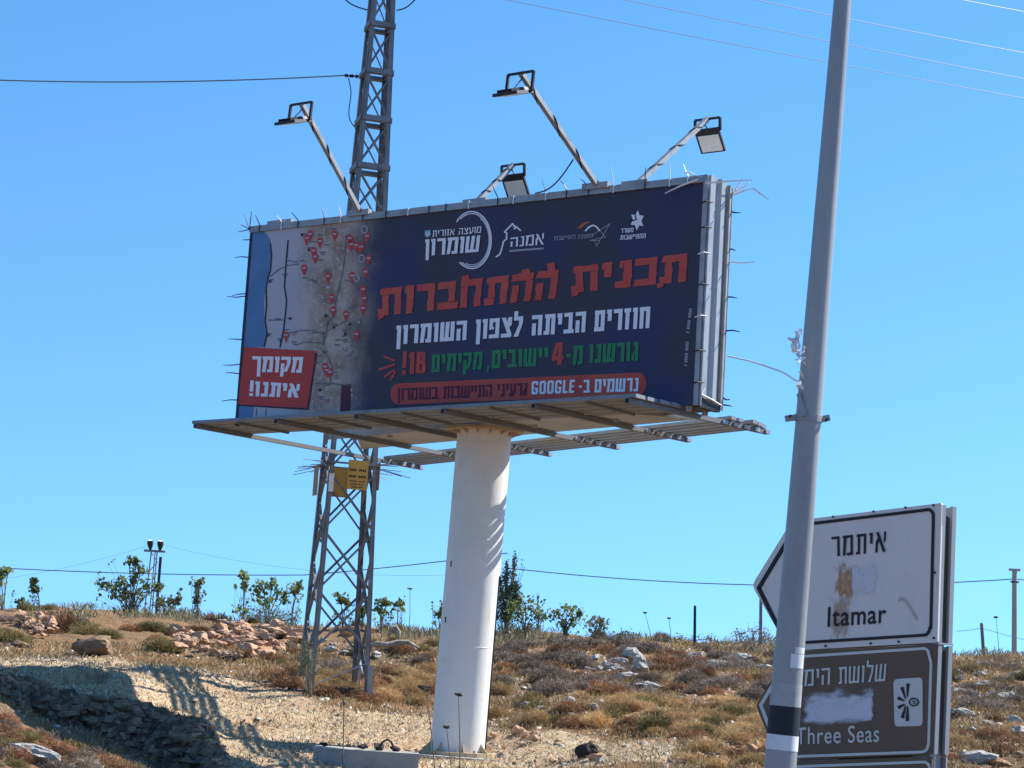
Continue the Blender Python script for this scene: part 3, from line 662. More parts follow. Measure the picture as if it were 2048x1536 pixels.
text('emblem_lettering', 'white', banner, face, 'ההתיישבות', [(1241, 471), (1291.5, 467), (1291, 476), (1240, 480)], .18, .17, .12, lift=.010)
pxpoly('credit_line', 'dimwhite', banner, face, [p for (u0, v0, u1, v1, k_) in ((1381, 618, 1375, 668, 13), (1374.5, 684, 1371, 734, 13)) for k in range(k_) if k % 6 != 5 for p in stroke([(u0+(u1-u0)*k/k_-2.2, v0+(v1-v0)*k/k_), (u0+(u1-u0)*k/k_+2.4, v0+(v1-v0)*k/k_+1)], 2.6)], .006)
# --- frame round the banner
mb = MB(); mb.box8([bp_(-hB, -.03, 3.872), bp_(hB-.02, -.03, 3.872), bp_(hB-.02, .10, 3.872), bp_(-hB, .10, 3.872)], [bp_(-hB, -.03, 4.0), bp_(hB-.02, -.03, 4.0), bp_(hB-.02, .10, 4.0), bp_(-hB, .10, 4.0)])
mb.box8([bp_(-hB, -.045, 3.87), bp_(hB-.02, -.045, 3.87), bp_(hB-.02, -.032, 3.87), bp_(-hB, -.032, 3.87)], [bp_(-hB, -.045, 3.92), bp_(hB-.02, -.045, 3.92), bp_(hB-.02, -.032, 3.92), bp_(-hB, -.032, 3.92)])
mb.build('top_rail', 'galv', bb)
mb = MB(); mb.bar(bp_(-hB+.03, .04, -.1), bp_(-hB+.03, .04, 3.865), .07, .10, MM); mb.build('edge_post', 'dark', bb)
mb = MB(); mb.tube([bp_(hB+.0, .0, -.02), bp_(hB+.0, .0, 4.0)], .045, 10); mb.tube([bp_(hB+.055, .05, -.02), bp_(hB+.055, .05, 4.0)], .025, 10)
mb.build('edge_post', 'galv', bb)
# corrugated end panel
prof = [(.07, .06), (.20, .06), (.24, .0), (.40, .0), (.44, .06), (.56, .06), (.60, .0), (.70, .0)]
mb = MB()
for (a, wa), (c_, wc) in zip(prof[:-1], prof[1:]):
    mb.box8([bp_(hB+wa, a, .12), bp_(hB+wc, c_, .12), bp_(hB+wc-.006, c_, .12), bp_(hB+wa-.006, a, .12)], [bp_(hB+wa, a, 4.02), bp_(hB+wc, c_, 4.02), bp_(hB+wc-.006, c_, 4.02), bp_(hB+wa-.006, a, 4.02)])
mb.build('end_panel', 'side', bb)
mb = MB(); mb.bar(bp_(hB+.04, .745, 0), bp_(hB+.04, .745, 3.98), .05, .05, MM); mb.tube([bp_(hB+.05, .80, 0), bp_(hB+.05, .80, 3.95)], .02, 8); mb.build('edge_post', 'galv', bb)
mb = MB(); mb.box8([bp_(hB-.06, .05, -.04), bp_(hB+.05, .05, -.04), bp_(hB+.05, .74, -.04), bp_(hB-.06, .74, -.04)], [bp_(hB-.06, .05, .13), bp_(hB+.05, .05, .13), bp_(hB+.05, .74, .13), bp_(hB-.06, .74, .13)]); mb.build('end_hollow_dark', 'black', bb)  # solid black box paints the shade of the hollow end
mb = MB(); mb.tube([bp_(hB+.08, .04, .17), bp_(hB+.09, .35, .13), bp_(hB+.08, .74, .07)], .016, 6); mb.tube([bp_(hB+.08, .04, .17), bp_(hB+.09, .12, .28)], .016, 6); mb.build('white_strap', 'tiewhite', bb)
# rear face (turned away from the road), with its blank back towards the inside
mb = MB(); mb.box8([bp_(-hB, mback(-hB), -.02), bp_(hB+.02, mback(hB+.02), -.02), bp_(hB+.02, mback(hB+.02)+.03, -.02), bp_(-hB, mback(-hB)+.03, -.02)],
                   [bp_(-hB, mback(-hB), 3.98), bp_(hB+.02, mback(hB+.02), 3.98), bp_(hB+.02, mback(hB+.02)+.03, 3.98), bp_(-hB, mback(-hB)+.03, 3.98)]); mb.build('rear_face', 'side', bb)
# nylon ties that lace the banner to its frame
r3 = random.Random(21)
def tie(p, q, m_, r=.011): MB().tube([p, (np.asarray(p)+np.asarray(q))/2+np.array([0, 0, r3.uniform(-.02, .02)]), q], [r, r*.9, r*.5], 5).build('cable_tie', m_, bb)
for k in range(20):       # along the top
    s = -hB+.35+k*(BW-.6)/19+r3.uniform(-.1, .1); wt = k % 3 == 1 or r3.random() < .2
    a = bp_(s, -.05, 3.85); b_ = bp_(s, -.05, 4.01)
    MB().bar(a, b_, .018, .012, MM).build('cable_tie', 'tiewhite' if wt else 'tieblack', bb)
    if r3.random() < .7: tie(b_, b_+D*r3.uniform(-.16, .05)+Z*r3.uniform(.14, .32)-MM*r3.uniform(0, .1), 'tiewhite' if wt else 'tieblack')
for t, ln in ((.42, .45), (.95, .4), (1.15, .5), (1.65, .4), (2.55, .55), (2.60, .4), (3.35, .4), (3.72, .2)):   # left edge
    tie(bp_(-hB+.05, -.03, t), bp_(-hB-ln*.85, -.05, t+r3.uniform(-.04, .04)), 'tieblack', .013)
for dx, dz in ((-.12, .32), (-.2, .1), (.08, .36), (-.26, -.04)): tie(bp_(-hB, -.04, 3.93), bp_(-hB+dx, -.1, 3.93+dz), 'tieblack')
for k, t in enumerate((.35, .9, 1.5, 2.05, 2.6, 3.05, 3.5)):    # right edge of the banner
    MB().tube([bp_(hB-.06, -.05, t), bp_(hB+.06, -.06, t+.02), bp_(hB+.09, .10, t+.03)], .012, 5).build('cable_tie', 'tiewhite' if k in (2, 4) else 'tieblack', bb)
for t, ln, w_ in ((3.52, .2, 0), (2.85, .12, 0), (2.62, .6, 1), (2.0, .2, 0), (1.4, .3, 0), (.22, .15, 0), (.10, .2, 0)):
    tie(bp_(hB+.06, .80, t), bp_(hB+.06+ln*.9, .81, t-.03), 'tiewhite' if w_ else 'tieblack', .015)
for a, b_ in ((bp_(hB+.02, -.05, 3.84), bp_(hB+.8, .2, 3.88)), (bp_(hB+.08, .80, 3.82), bp_(hB+.5, .80, 3.90)), (bp_(hB+.48, .80, 3.90), bp_(hB+.8, .80, 3.66)), (bp_(hB+.08, .80, 3.85), bp_(hB+.26, .80, 4.12)), (bp_(hB+.08, .80, 3.86), bp_(hB+.4, .80, 4.0)), (bp_(hB-.12, -.06, 3.92), bp_(hB-.75, -.12, 3.72)), (bp_(hB-.2, -.05, 4.0), bp_(hB-.42, -.05, 4.09))):
    tie(a, b_, 'tiewhite', .018)

# --- floodlights on arms
def solve_arm(bpt, u, v, dirm):
    """the end of an arm that leaves bpt square to the face (dirm metres outward, and up)"""
    A = np.zeros(2); f0 = lambda A: pix(bpt+A[0]*MM+A[1]*Z)
    A = np.array([dirm, 1.0])
    for _ in range(20):
        e = np.array([u, v])-f0(A); J = np.stack([(f0(A+np.array([1e-4, 0]))-f0(A))/1e-4, (f0(A+np.array([0, 1e-4]))-f0(A))/1e-4], 1)
        A = A+np.linalg.solve(J, e)
    return bpt+A[0]*MM+A[1]*Z, A
def lamp(sB, m0, head_px, front, stub, tilt):
    root = bp_(sB, m0, 4.02)
    tip, A = solve_arm(root, *head_px, -1.5 if front else 1.5)
    mb = MB(); mb.bar(root, tip, .085, .085); mb.bar(root-D*.30, root+D*.25, .11, .11)
    fl = mb.build('floodlight', 'galv', bb)
    mb = MB(); mb.bar(root-D*.302, root-D*.31, .085, .085); mb.build('tube_hollow_dark', 'black', fl)  # black plate stands for the shade in the open cross tube
    # bracket: a U of flat bar hung on the tip, along the face
    ax = (tip-root)/np.linalg.norm(tip-root)
    outw = -MM if front else MM
    # the lamp head hangs below the tip and looks back and down at the face
    look = (-outw*math.cos(tilt)-Z*math.sin(tilt)); look /= np.linalg.norm(look)
    upv = np.cross(look, D); upv /= np.linalg.norm(upv)
    if upv[2] < 0: upv = -upv
    hwid = .27; drop = .36 if front else .24
    hc = tip-Z*drop+outw*.03
    a1, a2 = tip-D*hwid+Z*.0, tip+D*hwid
    mb = MB()
    mb.bar(a1, a2, .05, .035); mb.bar(a1, hc-D*hwid, .035, .05, D); mb.bar(a2, hc+D*hwid, .035, .05, D)
    mb.build('bracket', 'dark', fl)
    body = MB(); hh = .20
    c0 = hc-upv*.17
    def rect(c, w_, h_): return [c-D*w_-upv*h_, c+D*w_-upv*h_, c+D*w_+upv*h_, c-D*w_+upv*h_]
    body.box8(rect(c0-look*.025, .255, .235), rect(c0+look*.03, .265, .245))
    body.box8(rect(c0-look*.085+upv*.10, .17, .10), rect(c0-look*.026+upv*.10, .19, .12))
    for k in range(7): body.bar(c0-look*.05-D*.18+D*.06*k-upv*.2, c0-look*.05-D*.18+D*.06*k-upv*.06, .008, .05, look)
    body.build('housing', 'dark', fl)
    body = MB(); body.box8(rect(c0+look*.031-upv*.055, .225, .165), rect(c0+look*.036-upv*.055, .22, .16)); body.build('lens', 'lens', fl)
    # the lead wound round the arm
    pts = []; L = np.linalg.norm(tip-root); sd = np.cross(ax, D); sd /= np.linalg.norm(sd)
    for k in range(60):
        q = k/59; a = q*2*math.pi*3.3
        pts.append(root+ax*L*q*.96+(math.cos(a)*D+math.sin(a)*sd)*.055)
    pts += [c0-look*.08+upv*.05]
    MB().tube(pts, .011, 5).build('lead', 'cable', fl)
    return fl
lamp(fst(722, 428)[0], -.02, (603, 207), True, 1, 1.28)
lamp(fst(1196, 374)[0], -.02, (1042, 146), True, 1, 1.28)
lamp(fst(956, 399)[0]-.12, .12, (1026, 330), False, 1, .62)
lamp(fst(1276, 366)[0]-.10, .12, (1415, 238), False, 1, .66)
# slack lead between the top rail and the second arm
a = bp_(1.75, 0, 4.02); b_ = solve_arm(bp_(2.82, -.02, 4.02), 1147, 318, -1)[0]
MB().tube([a+(b_-a)*t+Z*(-.16*math.sin(math.pi*t)) for t in np.linspace(0, 1, 12)], .014, 5).build('lead', 'cable', bb)
mb = MB(); mb.bar(bp_(-4.95, .05, 4.03), bp_(-4.3, .05, 4.03), .10, .09); o = mb.build('stub_tube', 'galv', bb)
MB().bar(bp_(-4.952, .05, 4.03), bp_(-4.96, .05, 4.03), .08, .07).build('tube_hollow_dark', 'black', o)  # shade of the stub's open mouth, painted as a black plate

# ------------------------------------------------------------------ lattice pylon behind the billboard
def ground_pt(x, y, dz=0): return np.array([x, y, gz(x, y)+dz])
pY = 45.6
pc = aty(668, 1345, pY)
pg = gz(pc[0], pc[1])
PB = np.array([pc[0], pc[1], pg])
py_ = empty('lattice_pylon', PB, 'grey steel lattice pylon rising behind the billboard, with yellow warning plates', 'pylon')
e1 = np.array([29, -100.])/104; e2 = np.array([100, 29.])/104
E1, E2 = np.array([e1[0], e1[1], 0]), np.array([e2[0], e2[1], 0])
HT = 19.5
def halfw(z): return .66-.0252*z
def leg_pt(a, b_, z): return PB+Z*z+(a*E1+b_*E2)*halfw(z)
corners = [(-1, -1), (1, -1), (1, 1), (-1, 1)]     # far-left, near-left, near-right, far-right
for a, b_ in corners:
    MB().angle(leg_pt(a, b_, -.5), leg_pt(a, b_, HT), .105, -a*E1, -b_*E2, .014).build('leg', 'lattice', py_)
low = np.arange(0.15, 8.2, 1.32); upp = np.arange(8.3, HT-.2, 1.12)
for fi in range(4):
    (a0, b0), (a1, b1) = corners[fi], corners[(fi+1) % 4]
    inn = -(np.array([a0+a1, b0+b1])/2); inn = inn[0]*E1+inn[1]*E2
    mb = MB(); sh = .0 if fi % 2 == 0 else .62
    for lv, st in ((low, 1.32), (upp, 1.12)):
        for z0 in lv:
            z0 = z0+(sh if lv is low else 0); z1 = z0+st
            if z1 > HT: continue
            if lv is low and z1 > 8.3+sh: z1 = 8.3+sh
            o1, o2 = inn*.02, inn*.034
            mb.angle(leg_pt(a0, b0, z0)+o1, leg_pt(a1, b1, z1)+o1, .07, Z, inn, .008)
            mb.angle(leg_pt(a1, b1, z0)+o2, leg_pt(a0, b0, z1)+o2, .07, Z, inn, .008)
    mb.build('lattice_bracing', 'lattice', py_)
    for z0 in upp:
        mb = MB(); mb.angle(leg_pt(a0, b0, z0)-inn*.03, leg_pt(a1, b1, z0)-inn*.03, .13, Z, inn, .01)
        mb.build('horizontal_strut', 'lattice', py_)
# sunlit lower legs painted as paler concrete-coloured sleeves, and a loose brace at the foot
for a, b_ in corners[1:]:
    MB().bar(leg_pt(a, b_, -.5)+E1*a*.012+E2*b_*.012, leg_pt(a, b_, .55)+E1*a*.012+E2*b_*.012, .13, .13, E1).build('sunlit_leg_sleeve', 'concrete', py_)
MB().bar(leg_pt(1, 1, .62)-E1*.03, leg_pt(1, -1, .02)-E1*.03, .07, .02).build('foot_brace', 'galv', py_)
MB().bar(leg_pt(1, 1, .1), leg_pt(-1, 1, .75), .06, .02).build('foot_brace', 'galv', py_)
# warning plates: on the near face, the far face and edge-on at both sides
def plate(u0, v0, u1, v1, off, m, tilt=0, dirv=None, name='warning_plate'):
    y = pY+off; a = aty(u0, v0, y); dirv = E2 if dirv is None else dirv
    w_ = np.linalg.norm((aty(u1, v0, y)-a))/max(abs(dirv[0]), .2); h_ = abs(aty(u0, v1, y)[2]-a[2])
    nn = np.cross(dirv, Z)
    return MB().prism([a, a+dirv*w_, a+dirv*w_-Z*h_, a-Z*h_], -nn*.01).build(name, m, py_), a, dirv, w_, h_, nn
p1, a, dv, w_, h_, nn = plate(698, 919, 737, 978, -.62, 'yellow')
mb = MB()
for r_, (hh, x0, x1) in enumerate(((.30, .06, .92), (.30, .0, 0), (.52, .05, .93), (.70, .10, .9), (.80, .14, .86), (.90, .2, .8))):
    if x1 == 0: continue
    nW = 9 if r_ < 3 else 14
    for k in range(nW):
        if k == nW//2: continue
        xa = x0+(x1-x0)*k/nW; xb = xa+(x1-x0)/nW*.7; ht_ = .075 if r_ < 3 else .035
        mb.poly([a+dv*w_*q+Z*(-h_*y_)+nn*.006 for q, y_ in ((xa, hh+ht_), (xb, hh+ht_), (xb, hh), (xa, hh))])
mb.build('plate_lettering', 'ink', p1)
plate(664, 935, 697, 993, .45, 'yellow'); plate(629, 931, 640, 992, .1, 'yellowback', dirv=E1*.9+E2*.1); plate(752, 927, 762, 982, .0, 'yellowback', dirv=E1*.9+E2*.1)
b1 = aty(659, 946, pY-.75); MB().prism([b1, b1+E2*.11, b1+E2*.11-Z*.40, b1-Z*.40], -np.cross(E2, Z)*.02).build('number_plate', 'sticker', py_)
r4 = random.Random(9)
zs = aty(668, 930, pY)[2]-PB[2]
for a, b_ in corners:
    for k in range(7):
        o = leg_pt(a, b_, zs+r4.uniform(-.05, .05)); L = r4.uniform(.45, .75); an = r4.uniform(-.7, .7)
        dr = (a*E1+b_*E2)/1.414; dr = dr*math.cos(an)+np.cross(Z, dr)*math.sin(an)
        MB().tube([o-dr*.1, o+dr*L+Z*r4.uniform(-.22, .04)], [.009, .007], 4).build('climbing_spike', 'lattice', py_)
mb = MB()
for a, b_ in corners: pass
for fi in range(4):
    (a0, b0), (a1, b1) = corners[fi], corners[(fi+1) % 4]; mb.bar(leg_pt(a0*1.08, b0*1.08, zs), leg_pt(a1*1.08, b1*1.08, zs), .04, .04)
mb.build('spike_collar', 'lattice', py_)
# insulator string and jumper leads
ins = aty(718, 153, pY); inl = aty(689, 151, pY)
mb = MB(); pts = [inl+(ins-inl)*k/16 for k in range(17)]
mb.tube(pts, [.012 if k in (0, 5, 11, 16) else (.05 if k % 2 else .03) for k in range(17)], 8); mb.build('insulator', 'dark', py_)
def curve3(pxs, y, r, name, m, parent):
    P = [aty(u, v, y) for u, v in pxs]; out = []
    for i in range(len(P)-1):
        p0, p1, p2, p3 = P[max(i-1, 0)], P[i], P[i+1], P[min(i+2, len(P)-1)]
        for t in np.linspace(0, 1, 7)[:-1]:
            out.append(.5*((2*p1)+(-p0+p2)*t+(2*p0-5*p1+4*p2-p3)*t*t+(-p0+3*p1-3*p2+p3)*t**3))
    out.append(P[-1]); return MB().tube(out, r, 5).build(name, m, parent)
curve3([(697, 156), (702, 185), (698, 220), (700, 240), (712, 258)], pY, .012, 'jumper_lead', 'cable', py_)
curve3([(660, -30), (695, 3), (715, 14), (735, 20)], pY-.1, .017, 'jumper_lead', 'cable', py_)
curve3([(793, 21), (812, 15), (832, -3), (860, -40)], pY-.1, .017, 'jumper_lead', 'cable', py_)

# ------------------------------------------------------------------ overhead wires
def wire(pa, ya, pb, yb, sag, r, label, m='wire', group=None):
    a = aty(*pa, ya); b_ = aty(*pb, yb); mid = (a+b_)/2
    pts = [a+(b_-a)*t-Z*sag*4*t*(1-t)-mid for t in np.linspace(0, 1, 40)]
    o = MB().tube(pts, r, 5).build('overhead_wire', m, None); o.location = tuple(mid); ORG[o.name] = mid
    return tag(o, label, 'wire', group)
wire((-400, 136), 50, (689, 151), pY, .25, .016, 'dark overhead wire running left from the insulator on the lattice pylon')
wire((850, -33), 80, (2300, 241), 96, .12, .015, 'lowest of the four pale overhead wires crossing the sky at upper right', 'wirepale', 'pale wires at upper right')
wire((1050, -42), 80, (2300, 203), 96, .12, .015, 'second lowest of the four pale overhead wires crossing the sky at upper right', 'wirepale', 'pale wires at upper right')
wire((1300, -45), 80, (2300, 151), 96, .12, .015, 'second highest of the four pale overhead wires crossing the sky at upper right', 'wirepale', 'pale wires at upper right')
wire((1800, -25), 80, (2300, 68), 96, .05, .013, 'topmost pale overhead wire, cutting the upper right corner', 'wirepale', 'pale wires at upper right')
wire((-300, 1115), 72, (610, 1150), 70, .18, .017, 'low dark wire strung above the saplings on the left of the lattice pylon')
wire((610, 1150), 70, (1015, 1106), 69, .05, .017, 'low dark wire rising from the lattice pylon to the white column')
wire((1015, 1136), 69, (2028, 1158), 66, .38, .017, 'low dark wire running from the conifer to the tall pole at the right')
wire((2028, 1158), 66, (2500, 1180), 66, .1, .017, 'short low wire leaving the tall pole towards the right edge')
wire((-300, 1175), 140, (300, 1090), 140, .9, .008, 'faint thin wire sloping up to the floodlight mast from the left', 'wirepale')
wire((318, 1088), 140, (900, 1150), 140, .7, .008, 'faint thin wire sloping down from the floodlight mast to the right', 'wirepale')

# ------------------------------------------------------------------ floodlight mast, far left
mY = 68.0; mt = aty(309, 1104, mY); mbx = aty(303, 1235, mY)
mast = empty('floodlight_mast', [mt[0], mt[1], 1.2], 'slim lattice mast with two dark floodlights on top, above the scrub at left', 'floodlight mast')
mb = MB(); z0, z1 = 1.2, mt[2]
for dx, dy in ((-.15, 0), (.12, 0), (0, .2)):
    mb.tube([np.array([mt[0]+dx*1.15-.05, mt[1]+dy, z0]), np.array([mt[0]+dx*.7, mt[1]+dy*.7, z1])], .022, 5)
nb_ = 12
for k in range(nb_):
    za, zb_ = z0+(z1-z0)*k/nb_, z0+(z1-z0)*(k+1)/nb_; s_ = -1 if k % 2 else 1
    mb.tube([np.array([mt[0]-s_*.13, mt[1], za]), np.array([mt[0]+s_*.12, mt[1], zb_])], .013, 4)
mb.build('mast_lattice', 'lattice', mast)
MB().tube([np.array([mt[0]+.24, mt[1]-.02, z0]), np.array([mt[0]+.22, mt[1]-.02, z1-.15])], .05, 6).build('mast_pipe', 'black', mast)
mb = MB(); mb.bar(np.array([mt[0]-.35, mt[1], z1+.03]), np.array([mt[0]+.35, mt[1], z1+.03]), .07, .07); mb.build('cross_arm', 'lattice', mast)
for sx, lean in ((-.15, -.12), (.18, .10)):
    c = np.array([mt[0]+sx, mt[1]-.05, z1+.22]); ax = np.array([lean*.4, -.3, .95]); ax /= np.linalg.norm(ax)
    MB().tube([c-ax*.20, c-ax*.05, c+ax*.06, c+ax*.16], [.03, .08, .11, .09], 10).build('floodlight', 'dark', mast)
    MB().tube([c+ax*.16, c+ax*.165], [.085, .085], 10).build('lens', 'lens', mast)

# ------------------------------------------------------------------ fence posts and the tall pole at the right
def post(u, vt, vb, y, w_, m, label, name='fence_post', cap=False, lean=None):
    b_ = aty(u if lean is None else lean, vb, y); t = aty(u, vt, y)
    o = empty(name, b_, label, 'post' if name == 'fence_post' else 'pole')
    MB().tube([b_-Z*.3, t], [w_*1.05, w_*.9], 8).build('shaft', m, o)
    if cap:
        MB().bar(t-np.array([.17, 0, 0])+Z*.02, t+np.array([.17, 0, 0])+Z*.02, .13, .07).build('cap', m, o)
        MB().tube([t-Z*.36+np.array([-.13, -.05, 0]), t-Z*.36+np.array([.13, -.05, 0])], .03, 6).build('wire_bracket', 'dark', o)
    else:
        MB().tube([t-Z*.02, t+Z*.015], [w_*.95, w_*.6], 8).build('post_tip', m, o)
    return o
post(1390, 1212, 1288, 59, .042, 'black', 'short black fence post standing alone on the crest right of the conifer')
post(1522, 1180, 1268, 59, .05, 'lattice', 'grey fence post half hidden behind the white arrow sign')
post(1963, 1247, 1318, 62, .055, 'wood', 'leaning weathered wooden fence post just right of the road sign', lean=1970)
post(2029, 1141, 1322, 64, .085, 'polecon', 'tall slim concrete pole with a flat cap at the right edge', name='utility_pole', cap=True)
wire((1913, 1262), 62, (1963, 1256), 62, .02, .008, 'thin fence wire between the road sign and the leaning wooden post')
wire((1963, 1256), 62, (2100, 1290), 62, .03, .008, 'thin fence wire sloping down from the leaning wooden post to the right')

# ------------------------------------------------------------------ lamp post (nearest thing)
lY = 14.0
def lp(u, v): return aty(u, v, lY)
tp, bt = lp(1698, -160), lp(1563, 1500)
axl = (tp-bt)/np.linalg.norm(tp-bt); bt0 = bt-axl*((bt[2]-gz(0., lY))/axl[2]+.05)
ppm = FPX/((lp(1630, 768)-EYE)@F_)
post_o = empty('lamp_post', bt0, 'tall grey steel lamp post leaning right, banded black and white near its foot', 'lamp post')
Lp = np.linalg.norm(tp-bt0)
def rad(q): return np.interp(q, [0, np.linalg.norm(bt-bt0), Lp], [.128, 62/2/ppm, 33/2/ppm])
MB().tube([bt0+axl*q for q in np.linspace(0, Lp+3, 30)], [rad(min(q, Lp)) for q in np.linspace(0, Lp+3, 30)], 28, False).build('shaft', 'post', post_o, True)
def onaxis(v):
    a = bt; return np.interp(v, [0, 1500], [np.linalg.norm(lp(1687, 0)-bt0), np.linalg.norm(bt-bt0)])
def band(v0, v1, m, name='painted_band', ex=.0025):
    q0, q1 = onaxis(v1), onaxis(v0); MB().tube([bt0+axl*q0, bt0+axl*q1], [rad(q0)+ex, rad(q1)+ex], 28, False).build(name, m, post_o, True)
MT['postpale'] = mat('paler_zinc', (.40, .40, .40), .6, .1, noise=[(10, (.30, .31, .32), .45, .7)])
band(1374, 1416.5, 'postpale', 'worn_band', .0015); band(1417, 1471, 'bandblack'); band(1471.5, 1527.5, 'bandwhite'); band(1528, 1585, 'bandblack'); band(1586, 1640, 'bandwhite')
# clamp with ears and an angled spur
cq = onaxis(857); cc = bt0+axl*cq; rr_ = rad(cq)
rgt = np.array([1.0, 0, 0]); rgt = rgt-axl*(rgt@axl); rgt /= np.linalg.norm(rgt); fw = np.cross(axl, rgt)
cl = MB(); cl.tube([cc-axl*.022, cc+axl*.022], [rr_+.008]*2, 24)
co_ = cl.build('clamp', 'galv', post_o)
for sgn, w_ in ((-1, .075), (1, .055)):
    MB().bar(cc+rgt*sgn*rr_*.9-fw*.02, cc+rgt*sgn*(rr_+w_)-fw*.02+axl*.02*sgn, .018, .042, axl).build('clamp_ear', 'galv', co_)
    MB().tube([cc+rgt*sgn*(rr_+w_*.6)-fw*.06, cc+rgt*sgn*(rr_+w_*.6)+fw*.03], .009, 6).build('bolt', 'dark', co_)
MB().bar(cc-rgt*rr_*.5-fw*(rr_+.01), cc-rgt*rr_*.98-fw*.05+axl*.16, .022, .03).build('spur', 'galv', co_)
# stickers
def patch(u0, v0, u1, v1, m, name):
    q = onaxis((v0+v1)/2); r_ = rad(q)+.003; cu = np.interp((v0+v1)/2, [0, 1500], [1687, 1563]); mb = MB(); pts0, pts1 = [], []
    for k in range(9):
        u = u0+(u1-u0)*k/8; sx_ = np.clip((u-cu)/ppm/r_, -1, 1); cy_ = -math.sqrt(1-sx_*sx_)
        for lst, v in ((pts0, v0), (pts1, v1)):
            c = bt0+axl*onaxis(v); lst.append(c+rgt*sx_*r_+np.array([0, cy_*r_, 0]))
    n_ = len(pts0); mb.add(pts0+pts1, [(i, i+1, n_+i+1, n_+i) for i in range(n_-1)]); return mb.build(name, m, post_o)
patch(1576, 1316, 1604, 1343, 'sticker', 'sticker'); patch(1586, 1303, 1606, 1315, 'sticker', 'sticker')
# torn white tape tied round the post
tp_ = empty('torn_tape', lp(1600, 720), 'torn white plastic tape tied to the lamp post, its loose strand blowing left', 'tape')
r5 = random.Random(4); mb = MB()
ctr_px = [(1597, 668), (1590, 682), (1600, 690), (1588, 694), (1604, 702), (1598, 712), (1605, 720), (1600, 733), (1603, 750), (1600, 768)]
for k in range(38):
    u, v = ctr_px[r5.randrange(len(ctr_px))]; tri_ = []
    for q in range(3): p = aty(u+r5.uniform(-9, 9), v+r5.uniform(-14, 14), lY-.13+r5.uniform(-.05, .03)); tri_.append(p)
    mb.prism(tri_, np.array([0, .004, 0]))
mb.build('knot', 'white', tp_)
curve3([(1592, 678), (1584, 679), (1576, 676)], lY-.1, .011, 'tape_end', 'white', tp_)
curve3([(1602, 763), (1590, 760), (1575, 750), (1562, 743), (1545, 737), (1525, 730), (1500, 722), (1478, 717), (1455, 712)], lY-.08, .006, 'strand', 'white', tp_)

# ------------------------------------------------------------------ road signs
sC = aty(1880, 1150, 15.2); sth = math.radians(44)
sD = np.array([math.cos(sth), -math.sin(sth), 0]); sM = np.array([math.sin(sth), math.cos(sth), 0])
def sgn(u, v, lift=0.0):
    k = ray(u, v); t = ((sC-EYE-lift*sM)@sM)/(k@sM); return EYE+k*t
sbase = sgn(1790, 1500); sbase = np.array([sbase[0], sbase[1], gz(sbase[0], sbase[1])])
rs = empty('road_sign', sbase, 'double faced direction sign, a white arrow panel above brown ones', 'road sign')
def panel(pts, m, name, th_=.02):
    return MB().prism([sgn(u, v) for u, v in pts], sM*th_).build(name, m, rs)
wt = [(1882, 1006), (1883.5, 1009), (1875, 1282), (1872, 1285), (1562, 1302), (1556, 1262), (1509, 1180), (1506, 1170), (1510, 1160), (1574, 1057), (1590, 1041)]
pw = panel(wt, 'signwhite', 'arrow_panel')
bt_ = [(1874, 1288), (1864, 1509), (1592, 1519), (1540, 1519), (1536, 1470), (1516, 1422), (1513, 1412), (1517, 1402), (1552, 1345), (1560, 1305)]
pb_ = panel(bt_, 'signbrown', 'arrow_panel')
p3_ = panel([(1864, 1513), (1856, 1740), (1545, 1750), (1545, 1524)], 'signbrown', 'arrow_panel')
for o, lb in ((pw, 'white arrow panel reading Itamar'), (pb_, 'brown arrow panel reading Three Seas'), (p3_, 'lowest brown panel cut off by the frame')): o['label'] = lb
def border(name, m, par, pts, wd, lift=.004): return pxpoly(name, m, par, sgn, stroke(pts, wd), lift)
rc = lambda cx, cy, r_, a0, a1: arcpts(cx, cy, r_*.8, r_, a0, a1, 5)
border('panel_border', 'ink', pw, [(1592, 1053), (1620, 1047.5)]+[(1746, 1032.5), (1855, 1019.5)]+rc(1856, 1032, 13, -85, 0)+[(1866.5, 1040), (1861.5, 1255)]+rc(1848, 1256, 14, 0, 88)+[(1845, 1270.5), (1560, 1288)], 6.2)
border('panel_border', 'ink', pw, [(1592, 1053), (1517.5, 1176)], 8.5); border('panel_border', 'ink', pw, [(1517.5, 1176), (1558, 1258), (1560, 1288)], 8.5)
border('panel_border', 'signborder', pb_, [(1565, 1316), (1610, 1312.5), (1848, 1297)]+rc(1848, 1309, 12, -85, 0)+[(1862, 1325), (1857, 1490)]+rc(1846, 1491, 12, 0, 88)+[(1844, 1504), (1592, 1513), (1546, 1514)], 5.5)
border('panel_border', 'signborder', pb_, [(1556, 1352), (1521.5, 1410), (1541, 1462)], 7)
border('panel_border', 'signborder', p3_, [(1545, 1536), (1625, 1532), (1850, 1524)]+rc(1850, 1536, 11, -85, 0)+[(1859, 1545), (1853, 1720)], 5.5)
text('panel_lettering', 'ink', pw, sgn, 'איתמר', [(1662.8, 1074), (1773, 1062.5), (1771, 1103.5), (1663.8, 1113.6)], .16, .13, .20)
text('panel_lettering', 'signborder', pb_, sgn, 'שלושת', [(1677, 1334.5), (1773, 1327.5), (1770, 1362), (1677, 1368)], .15, .13, .17)
text('panel_lettering', 'signborder', pb_, sgn, 'הימים', [(1577, 1342), (1660.5, 1335.5), (1659.5, 1369), (1577, 1375)], .15, .13, .17)
